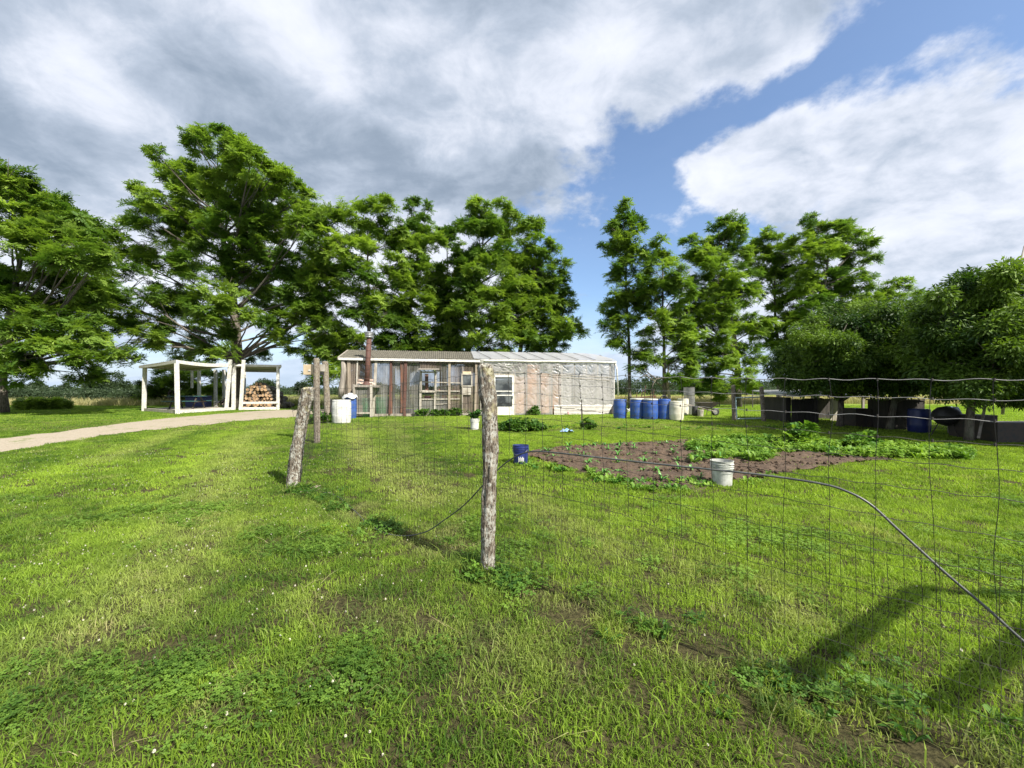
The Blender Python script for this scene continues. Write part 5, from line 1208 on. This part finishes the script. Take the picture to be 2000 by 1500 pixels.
for ri, (a, b_) in enumerate(rows):
    A_, B_ = G(*a), G(*b_); n_ = 11 if ri < 4 else (7 if ri == 4 else 4)
    for k_ in range(n_):
        if rq.random() < .12: continue
        p = A_.lerp(B_, (k_+rq.uniform(-.25, .25))/(n_-1)); o = bpy.data.objects.new('corn_seedling', cms[rq.randrange(5)]); C.objects.link(o)
        o.location = (p.x, p.y, zg(p.x, p.y)+.02); o.rotation_euler = (0, 0, rq.uniform(0, 6.28)); s_ = rq.uniform(.6, 1.15); o.scale = (s_,)*3
        tagk(o, 'young corn plant in row %s of the bare garden soil' % ('one, the farthest', 'two from the back', 'three from the back', 'four from the back', 'five from the back', 'six, the nearest')[ri], 'corn plant', 'young corn plants in the garden soil')
vp = []
for _ in range(2600):
    px = 1350+540*rq.random()**1.15; t = (px-1350)/580
    lo_ = 900-8*math.sin(t*3)+ (8 if px < 1500 else 0); hi_ = 860+(t**2)*30
    py = rq.uniform(hi_, lo_) if px < 1620 else rq.uniform(hi_+2, lo_+3)
    if px < 1450 and rq.random() < (1450-px)/120*.8 and py > 875: continue
    p = G(px, py); 
    if mnoise.noise(Vector((p.x*.9, p.y*3.5, 2))) < -.05: continue
    vp.append((p.x, p.y, p.z))
vprot = [proto('v', broadm(16, .05, .17, .5, .17, 620+i), M['veg']) for i in range(3)]+[proto('v', cloverm(24, .12, .06, .20, .030, 640+i), M['veg']) for i in range(2)]
vp = np.array(vp[:900]); n_ = len(vp)
scatter('vegetable_rows', vp, np.stack([rs.normal(0, .15, n_), rs.normal(0, .15, n_), rs.uniform(0, 6.28, n_)], 1), rs.uniform(.35, 1.2, n_), rs.randint(0, 5, n_), {'tint': np.clip(fbm(vp[:, :2], 1.2, 8.)*1.1+rs.normal(0, .15, n_), 0, 1), 'dry': np.zeros(n_)}, vprot, kind='stuff', label='dense low vegetable plants covering the right half of the garden bed', cat='vegetables')
# low weeds on the margins of the bed and on the band behind it
wq = []
for _ in range(230):
    px = rq.uniform(1050, 1560); py = rq.gauss(835, 2.5) if rq.random() < .55 else rq.gauss(952-(abs(px-1290)*.08), 6)
    if py > 900: px = rq.uniform(1010, 1500); py = 905+(px-1010)*.18 if px < 1280 else 955-(px-1280)*.1; py += rq.gauss(0, 4)
    p = G(px, py)
    if mnoise.noise(Vector((p.x*.8, p.y*.8, 7))) < -.05: continue
    wq.append((p.x, p.y, p.z))
wq = np.array(wq); n_ = len(wq)
scatter('low_weeds', wq, np.stack([rs.normal(0, .15, n_), rs.normal(0, .15, n_), rs.uniform(0, 6.28, n_)], 1), rs.uniform(.4, .9, n_), rs.randint(0, 5, n_), {'tint': rs.rand(n_)*.7, 'dry': np.zeros(n_)}, [proto('v', broadm(14, .06, .15, .45, .10, 660+i), M['veg']) for i in range(5)], kind='stuff', label='low broad weeds along the edges of the garden bed', cat='weeds')
# small clods on the soil
clod = []
for i in range(4):
    mb = MB(); q = random.Random(i); mb.lathe([(0, -.012), (.02, -.005), (.026, .008), (.014, .02), (0, .024)], (0, 0, 0), 7); mb.v = [tuple(c_*(1+q.uniform(-.25, .25)) for c_ in v_) for v_ in mb.v]; clod.append(proto('k', mb, mat('soil_clod_%s' % 'abcd'[i], soil)))
cp = np.stack([rs.uniform(-1, 14, 9000), rs.uniform(5, 17, 9000)], 1); cp = cp[inside(cp, PS)][:3200]; n_ = len(cp)
scatter('soil_clods', np.stack([cp[:, 0], cp[:, 1], ZG(cp[:, 1])+.035], 1), rs.uniform(-1, 1, (n_, 3)), rs.uniform(.4, 1.7, n_), rs.randint(0, 4, n_), {'tint': rs.rand(n_)}, clod, kind='stuff', label='loose clods and stones on the bare garden soil', cat='soil clods')
def bush(name, label, cat, p, w_, d_, h, n_, sc, kind='walnut', m_='weed', protos=None):
    t = thing(name, label, cat, p); pos = []
    for _ in range(n_):
        a = rq.uniform(0, 6.28); r_ = rq.random()**.5; pos.append((p.x+math.cos(a)*r_*w_, p.y+math.sin(a)*r_*d_, p.z+rq.uniform(.05, h)*(1-.5*r_*r_)))
    scatter('foliage', pos, [(rq.gauss(0, .35), rq.gauss(0, .35), rq.uniform(0, 6.28)) for _ in pos], [rq.uniform(.7, 1.2)*sc for _ in pos], [rq.randrange(3) for _ in pos], {'tint': [rq.uniform(0, .8) for _ in pos], 'dry': [0]*len(pos)}, protos or [proto('v', broadm(12, .04, .16, .5, .09, 680+i), M[m_]) for i in range(3)], t, kind='stuff')
    mb = MB()
    for a in range(7): mb.tube([p, p+Vector((math.cos(a)*w_*.5, math.sin(a)*d_*.5, h*.7))], [.012, .005], 5)
    mb.build('stem', M['weed'], t); return t
bush('weed_clump', 'wide dark clump of leafy plants on the lawn behind the nearest fence post', 'plant', G(1016, 842), .80, .35, .30, 190, 1.15)
bush('weed_clump', 'small weed clump at the foot of the thin steel stake', 'plant', G(1148, 838), .22, .2, .30, 30, 1.0)
bush('weed_clump', 'tall bean like plant standing above the vegetable rows', 'plant', G(1565, 872), .35, .25, .50, 50, 1.3, m_='veg')
bush('weed_clump', 'bushy plant at the back of the vegetable rows, right of the tall bean like plant', 'plant', G(1680, 880), .28, .2, .36, 36, 1.2, m_='veg')
bush('weed_clump', 'green weeds at the foot of the greenhouse wall below the shelves', 'plant', W(gs(826), -.18, 0), .25, .1, .38, 26, 1.)
bush('weed_clump', 'green weeds at the foot of the greenhouse wall under the blue tub', 'plant', W(gs(858), -.18, 0), .45, .1, .30, 40, 1.)
bush('weed_clump', 'green weeds at the greenhouse wall left of the white bucket', 'plant', W(gs(888), -.18, 0), .35, .1, .36, 36, 1.)
bush('weed_clump', 'weeds at the foot of the plastic wall right of the storm door', 'plant', W(gs(1043), -.22, 0), .30, .1, .42, 28, 1.)
bush('weed_clump', 'grassy weeds round the foot of the thin greenish post', 'plant', P_three+Vector((-.3, -.1, 0)), .5, .35, .45, 60, 1.1)
# steel stake, blue rag
mb = MB(); p = G(1136, 836); mb.bar(p, p+Vector((0, 0, .98)), .032, .02, up=(0, 1, 0)); t = thing('steel_stake', 'thin dark steel stake with a white tip in front of the plastic wall', 'stake', p); mb.build('shaft', M['darkmetal'], t)
mb = MB(); mb.bar(p+Vector((0, -.003, .98)), p+Vector((0, -.003, 1.06)), .036, .024, up=(0, 1, 0)); mb.build('tip', M['whiteplastic'], t)
mb = MB(); p = G(1107, 845)
mb.grid(lambda u_, v_: p+Vector(((u_-.5)*.42, (v_-.5)*.3, .04+.10*abs(mnoise.noise(Vector((u_*4, v_*4, 2))))*math.sin(math.pi*u_)*2)), 14, 10); tagk(mb.build('rag', simple('blue_rag', (.10, .25, .45), (.35, .42, .5), .8, 14), smooth=True), 'crumpled pale blue rag lying on the lawn before the siding', 'rag')
mb = MB(); p = W(gs(1107), -.25, 0); mb.lathe([(0, 0), (.05, 0), (.05, .16), (.02, .2), (0, .2)], p, 10); tagk(mb.build('bottle', M['pink']), 'small reddish bottle at the foot of the white siding', 'bottle')
# white folding chair and dark shadow sheet by the barrels
p = gp(1228, 20.2); t = thing('folded_chair', 'white folded plastic chair lying between the first two blue barrels', 'chair', p)
for i, (a, b_) in enumerate((((-.18, 0, .12), (.2, .1, .42)), ((-.18, .12, .05), (.22, .2, .30)), ((-.15, -.05, .36), (.2, .0, .10)))): mb = MB(); mb.bar(Vector(a), Vector(b_), .045, .03); mb.build('leg', M['whiteplastic'], t, local=True)
mb = MB(); mb.box((-.2, -.08, .2), (.12, .1, .23), Matrix.Rotation(.5, 4, 'Y')); mb.build('seat', M['whiteplastic'], t, local=True)
mb = MB(); p = W(SR-.05, -.3, 0)  # dark sheet stands in for the diagonal shadow on the siding
mb.grid(lambda u_, v_: p+E1*(u_*.55-.25+.1*(1-v_))+Vector((0, -.1+.2*v_, (1-abs(u_-.6)*1.3)*.75*v_+.05*mnoise.noise(Vector((u_*5, v_*5, 0))))), 12, 12); tagk(mb.build('tarp', M['darkmetal'], smooth=True), 'dark crumpled sheet standing in for shadow in the corner between siding and first blue barrel', 'tarp')
# rusty implement behind barrels
p = gp(1256, 23.5); t = thing('rusty_implement', 'rusty farm implement with upright tines behind the blue barrels', 'farm tool', p)
for i in range(5): mb = MB(); mb.bar((-.5+.25*i, 0, .2), (-.35+.25*i+.1*(i % 2), 0, 1.15+.2*(i % 3)), .05, .03); mb.build('tine', M['rust'], t, local=True)
mb = MB(); mb.bar((-.6, 0, .75), (.7, 0, .95), .08, .06); mb.build('cross_bar', M['rust'], t, local=True)
mb = MB(); mb.bar((-.6, 0, 0), (-.6, 0, .8), .08, .06, up=(0, 1, 0)); mb.build('leg', M['rust'], t, local=True); mb = MB(); mb.bar((.7, 0, 0), (.7, 0, .97), .08, .06, up=(0, 1, 0)); mb.build('leg', M['rust'], t, local=True)
# rolled mesh cylinder
p = gp(1346, 20.8); t = thing('mesh_cylinder', 'tall see-through roll of grey wire netting right of the cream barrels', 'wire roll', p)
M['netting'] = film('netting', (.20, .20, .20), .52, .6, .1, 30., (.1, .1, .1), .5)
mb = MB(); mb.lathe([(.27, 0), (.28, .5), (.265, 1.0), (.275, 1.42)], p, 24); mb.build('netting', M['netting'], t, smooth=True)
mb = MB()
for z_ in (0.01, .5, 1., 1.41): mb.tube([p+Vector((.28*math.cos(a*.2618), .28*math.sin(a*.2618), z_)) for a in range(25)], .008, 5)
mb.build('hoops', M['wire'], t, kind='stuff')
# wheelbarrow
p = gp(1378, 19.6); t = thing('wheelbarrow', 'black wheelbarrow parked beside the roll of netting', 'wheelbarrow', p)
mb = MB(); top_ = [(-.42, -.33, .66), (.55, -.33, .66), (.55, .33, .66), (-.42, .33, .66)]; bo = [(-.25, -.2, .34), (.18, -.2, .34), (.18, .2, .34), (-.25, .2, .34)]; inn = [(x*.95, y*.93, z_) for x, y, z_ in top_]; bi = [(x*.95, y*.93, z_+.02) for x, y, z_ in bo]
mb.add(bo+top_+inn+bi, [(0,3,2,1)]+[(i, (i+1) % 4, 4+(i+1) % 4, 4+i) for i in range(4)]+[(4+i, 4+(i+1) % 4, 8+(i+1) % 4, 8+i) for i in range(4)]+[(8+i, 8+(i+1) % 4, 12+(i+1) % 4, 12+i) for i in range(4)]+[(12,13,14,15)]); mb.build('tray', M['darkmetal'], t, local=True)
for s_ in (-1, 1): mb = MB(); mb.bar((.5, s_*.1, .2), (-.95, s_*.3, .56), .04, .04); mb.build('handle', M['greywood'], t, local=True); mb = MB(); mb.tube([(-.2, s_*.22, .36), (-.28, s_*.24, 0), (-.1, s_*.24, 0), (0, s_*.22, .34)], .014, 6); mb.build('leg', M['darkmetal'], t, local=True)
mb = MB(); Mx = Matrix.Translation((.48, 0, .19))@Matrix.Rotation(R(90), 4, 'X'); q_ = MB(); q_.lathe([(.12, -.035), (.185, -.03), (.19, 0), (.185, .03), (.12, .035)], (0, 0, 0), 20); mb.add([Mx@Vector(v_) for v_ in q_.v], q_.f); wh = mb.build('wheel', M['black'], t, local=True, smooth=True)
mb = MB(); q_ = MB(); q_.lathe([(0, -.02), (.12, -.02), (.12, .02), (0, .02)], (0, 0, 0), 16); mb.add([Mx@Vector(v_) for v_ in q_.v], q_.f); mb.build('rim', M['galv'], wh, local=True)
bucket('dirty white bucket standing in front of the black wheelbarrow', gp(1368, 19.0), 'oldwhite', r=.14, h=.34)
mb = MB(); p = gp(1357, 19.2); mb.lathe(barrel_prof(.13, .5)+[(.1, .5), (0, .48)], p, 14); t = thing('black_can', 'small black can squeezed between the netting roll and the white bucket', 'can', p); mb.build('body', M['black'], t, smooth=True)

# gate between two posts
g1, g2 = gp(1434, 16.7), gp(1492, 16.4)
for p, topx, topy, lab in ((g1, 1432, 752, 'left wooden gate post in front of the wide tree'), (g2, 1487, 756, 'right wooden gate post leaning a little to the left')):
    t = thing('gate_post', lab, 'post', p, group='posts of the metal gate'); barkpost('shaft', [p+Vector((0, 0, -.04)), p.lerp(at(topx, topy, p.y), .5), at(topx, topy, p.y)], [.085, .08, .075], M['roundpost'], t, n=14, amp=.008, seed=px)
t = thing('gate', 'light blue grey metal tube gate hanging between the two wooden gate posts', 'gate', g1)
def gq(px, py): return at(px, py, 16.55)
for a, b_ in (((1437, 777), (1486, 775.5)), ((1486, 775.5), (1488, 817)), ((1488, 817), (1439, 818)), ((1439, 818), (1437, 777))):
    mb = MB(); mb.tube([gq(*a), gq(*b_)], .026, 8); mb.build('rail', simple('gate_paint_%d' % len(t.children) if False else 'gate_paint', (.34, .47, .50), (.28, .36, .38), .45, 12), t)
mb = MB()
for k_ in range(1, 7): mb.tube([gq(1437+7*k_, 777), gq(1439+7*k_, 818)], .003, 3)
for k_ in range(1, 6): mb.tube([gq(1437, 777+7*k_), gq(1487, 776+7*k_)], .003, 3)
mb.build('netting', M['wire'], t, kind='stuff')
# far field fence: stakes with two wires
for i, (px, Z) in enumerate(((1517, 26), (1548, 24), (1470, 29), (1405, 31), (1350, 33), (1600, 22))):
    p = gp(px, Z); mb = MB(); mb.bar(p, p+Vector((0, 0, 1.2)), .05, .04, up=(0, 1, 0)); 
    tagk(mb.build('field_stake', M['darkmetal']), 'thin steel stake in the line at the edge of the hay field', 'stake', 'steel stakes along the hay field')

# ---------------------------------------------------------------- shed and clutter under the fruit trees
def quadbox(t, name, px0, px1, y0, y1, Z, dep, m_, boards=0, Zr=None):
    """box standing at depth Z whose face spans the picture columns px0..px1 and rows y0..y1"""
    a = at(px0, y1, Z); b_ = at(px1, y0, Zr or Z); d_ = Vector((.12, 1, 0)).normalized()*dep
    gz0 = zg(a.x, a.y) if y1 > 800 else a.z
    A_ = Vector((a.x, a.y, gz0)); B_ = Vector((b_.x, b_.y, gz0)); H = Vector((0, 0, b_.z-gz0))
    if not boards:
        mb = MB(); mb.add([A_, B_, B_+d_, A_+d_, A_+H, B_+H, B_+d_+H, A_+d_+H], [(0,3,2,1),(4,5,6,7),(0,1,5,4),(1,2,6,5),(2,3,7,6),(3,0,4,7)]); return [mb.build(name, M[m_], t)]
    o = []
    for k_ in range(boards):
        mb = MB(); p0 = A_.lerp(B_, (k_+.03)/boards); p1 = A_.lerp(B_, (k_+.97)/boards); th = Vector((0, .025+.006*(k_ % 2), 0)); j_ = Vector((0, 0, rq.uniform(-.02, .02)))
        mb.add([p0, p1, p1+th, p0+th, p0+H+j_, p1+H+j_, p1+th+H+j_, p0+th+H+j_], [(0,3,2,1),(4,5,6,7),(0,1,5,4),(1,2,6,5),(2,3,7,6),(3,0,4,7)]); o.append(mb.build(name, M[m_], t))
    return o
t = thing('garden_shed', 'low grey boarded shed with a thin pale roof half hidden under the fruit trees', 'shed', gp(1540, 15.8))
quadbox(t, 'wall_board', 1546, 1594, 779, 826, 15.6, .03, 'shadedboard', 7)
quadbox(t, 'side_wall', 1535, 1545, 776, 824, 15.9, 2.0, 'shadedboard')
quadbox(t, 'corner_post', 1594, 1599, 776, 828, 15.4, .1, 'darkwood')  # dark timber stands in for shade on this post
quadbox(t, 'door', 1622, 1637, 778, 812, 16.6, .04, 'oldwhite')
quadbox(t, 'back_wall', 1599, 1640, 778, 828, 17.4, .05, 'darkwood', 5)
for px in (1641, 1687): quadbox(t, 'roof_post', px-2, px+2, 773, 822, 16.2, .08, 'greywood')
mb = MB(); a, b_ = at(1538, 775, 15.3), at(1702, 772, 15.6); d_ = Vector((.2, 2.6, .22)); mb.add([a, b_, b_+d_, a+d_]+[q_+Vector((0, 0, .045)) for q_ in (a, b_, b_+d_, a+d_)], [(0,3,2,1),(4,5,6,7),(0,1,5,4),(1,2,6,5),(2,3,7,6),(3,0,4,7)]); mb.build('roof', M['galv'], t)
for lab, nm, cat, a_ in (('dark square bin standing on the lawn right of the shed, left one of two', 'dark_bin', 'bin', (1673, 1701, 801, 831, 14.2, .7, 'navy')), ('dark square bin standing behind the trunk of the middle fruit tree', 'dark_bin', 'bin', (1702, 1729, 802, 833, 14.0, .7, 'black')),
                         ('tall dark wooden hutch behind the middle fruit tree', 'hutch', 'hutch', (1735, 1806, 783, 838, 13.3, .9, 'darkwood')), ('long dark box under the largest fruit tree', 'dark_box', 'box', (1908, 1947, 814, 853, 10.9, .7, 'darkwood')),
                         ('low grey box at the right edge of the photo under the largest fruit tree', 'grey_box', 'box', (1950, 2040, 829, 860, 10.3, .6, 'shadedboard'))):
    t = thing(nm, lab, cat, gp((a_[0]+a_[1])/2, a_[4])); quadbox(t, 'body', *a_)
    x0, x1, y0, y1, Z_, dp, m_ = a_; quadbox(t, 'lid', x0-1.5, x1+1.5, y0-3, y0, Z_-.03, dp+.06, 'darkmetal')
    for o in t.children:
        if o.name.startswith('lid'): pass
t = thing('blue_bin', 'dark blue bin standing in front of the tall hutch', 'bin', gp(1795, 12.6)); mb = MB(); mb.lathe(barrel_prof(.27, .72)+[(.2, .74), (0, .74)], gp(1795, 12.6), 22); mb.build('body', M['navy'], t, smooth=True)
# kettle grill and a tilted tarp sheet
p = gp(1848, 11.6); t = thing('kettle_grill', 'black kettle grill standing between the fruit tree trunks', 'grill', p)
mb = MB(); mb.lathe([(0, .30), (.18, .36), (.29, .50), (.31, .60)], p, 24); mb.build('bowl', M['black'], t, smooth=True)
mb = MB(); mb.lathe([(.315, .605), (.29, .72), (.18, .84), (0, .88)], p, 24); mb.build('lid', M['black'], t, smooth=True)
for a in (0.5, 2.6, 4.7): mb = MB(); mb.tube([p+Vector((math.cos(a)*.17, math.sin(a)*.17, .36)), p+Vector((math.cos(a)*.32, math.sin(a)*.32, 0))], .014, 6); mb.build('leg', M['darkmetal'], t)
t = thing('tarp_sheet', 'stiff blue grey sheet propped up slanting behind the kettle grill', 'sheet', gp(1872, 12.2)); a = [at(1850, 793, 12.2), at(1872, 795, 12.4), at(1888, 822, 11.9), at(1866, 822, 11.8)]
mb = MB(); mb.add([q_ for q_ in a]+[q_+Vector((0, .04, 0)) for q_ in a], [(0,1,2,3),(7,6,5,4),(0,4,5,1),(1,5,6,2),(2,6,7,3),(3,7,4,0)]); mb.build('sheet', M['tarp'], t)
for px_ in (1853, 1885): mb = MB(); mb.bar(gp(px_, 12.1), at(px_, 810, 12.1), .04, .04, up=(0, 1, 0)); mb.build('leg', M['greywood'], t)
mb = MB(); mb.bar(at(1911, 856, 10.4), at(1934, 745, 11.0), .05, .04); tagk(mb.build('leaning_pole', M['greywood']), 'thin pale pole leaning up into the largest fruit tree', 'pole')
# tall thin pole top at the right edge
mb = MB(); mb.tube([gp(1958, 20), at(1985, 548, 20), at(2001, 480, 20)], [.06, .05, .03], 8); tagk(mb.build('bare_pole', M['greywood'], smooth=True), 'thin bare pole rising above the fruit trees at the right edge', 'pole')
# feeder box and bracket on the tall gate post
Zb = zt2; p = at(606, 722, Zb); t = thing('wall_box', 'beige flat box mounted on the tall round post', 'box', p); mb = MB(); c = at(606, 722, Zb+.1); hw, hh = 13.5/F*Zb, 10/F*Zb
mb.box((-hw, -.03, -hh), (hw, .09, hh), Matrix.Translation(c)@Matrix.Rotation(-.12, 4, 'Z')); mb.build('body', M['card'], t, bevel=.006)
mb = MB(); mb.box((-.03, -.034, -.02), (.03, -.028, .02), Matrix.Translation(c+Vector((0, -.01, -.02)))@Matrix.Rotation(-.12, 4, 'Z')); mb.build('label_patch', M['whiteplastic'], t)
p = at(629, 718, Zb+.1); t = thing('wall_box', 'small whitish box on the right side of the tall round post', 'box', p); mb = MB(); mb.box((-.055, -.04, -.10), (.06, .05, .08), Matrix.Translation(p)); mb.build('body', M['oldwhite'], t, bevel=.005)
mb = MB(); mb.box((-.03, -.05, -.19), (.04, .03, -.11), Matrix.Translation(p)); mb.build('dark_socket', M['black'], t)
# wire plant cage left of the leaning post
p = G(592, 862); Zc = p.y; t = thing('plant_cage', 'rusty square wire plant cage behind the leaning lichen post', 'plant cage', p)
for i, (z_, w_) in enumerate(((1.42, .05), (1.34, .26), (1.18, .30), (.85, .22), (.5, .15))):
    mb = MB(); c = Vector((p.x-.05, p.y, p.z+z_)); q4 = [c+Vector((math.cos(a)*w_, math.sin(a)*w_, .05*math.cos(a*2+i))) for a in [math.pi/2*k_+.25 for k_ in range(5)]]
    mb.tube(q4, .0035, 5); mb.build('ring', M['wire'], t)
for k_ in range(4):
    a = math.pi/2*k_+.25; mb = MB(); mb.tube([Vector((p.x-.05+math.cos(a)*w_, p.y+math.sin(a)*w_, p.z+z_)) for z_, w_ in ((1.50, .01), (1.34, .26), (1.18, .30), (.85, .22), (.5, .15), (0, .09))], .0035, 5); mb.build('leg', M['wire'], t)
# fallen twigs and leaf litter at the foot of the leaning post
for i in range(9):
    g_ = G(612+rq.uniform(-18, 22), 962+rq.uniform(-6, 8)); mb = MB(); a = rq.uniform(0, 3.1); L_ = rq.uniform(.06, .16); mb.tube([g_+Vector((0, 0, .03)), g_+Vector((math.cos(a)*L_, math.sin(a)*L_, .04))], .007, 5)
    tagk(mb.build('wood_chip', M['palewood']), 'pale wood chip lying at the foot of the leaning lichen post', 'wood chip', 'wood chips at the foot of the leaning post')
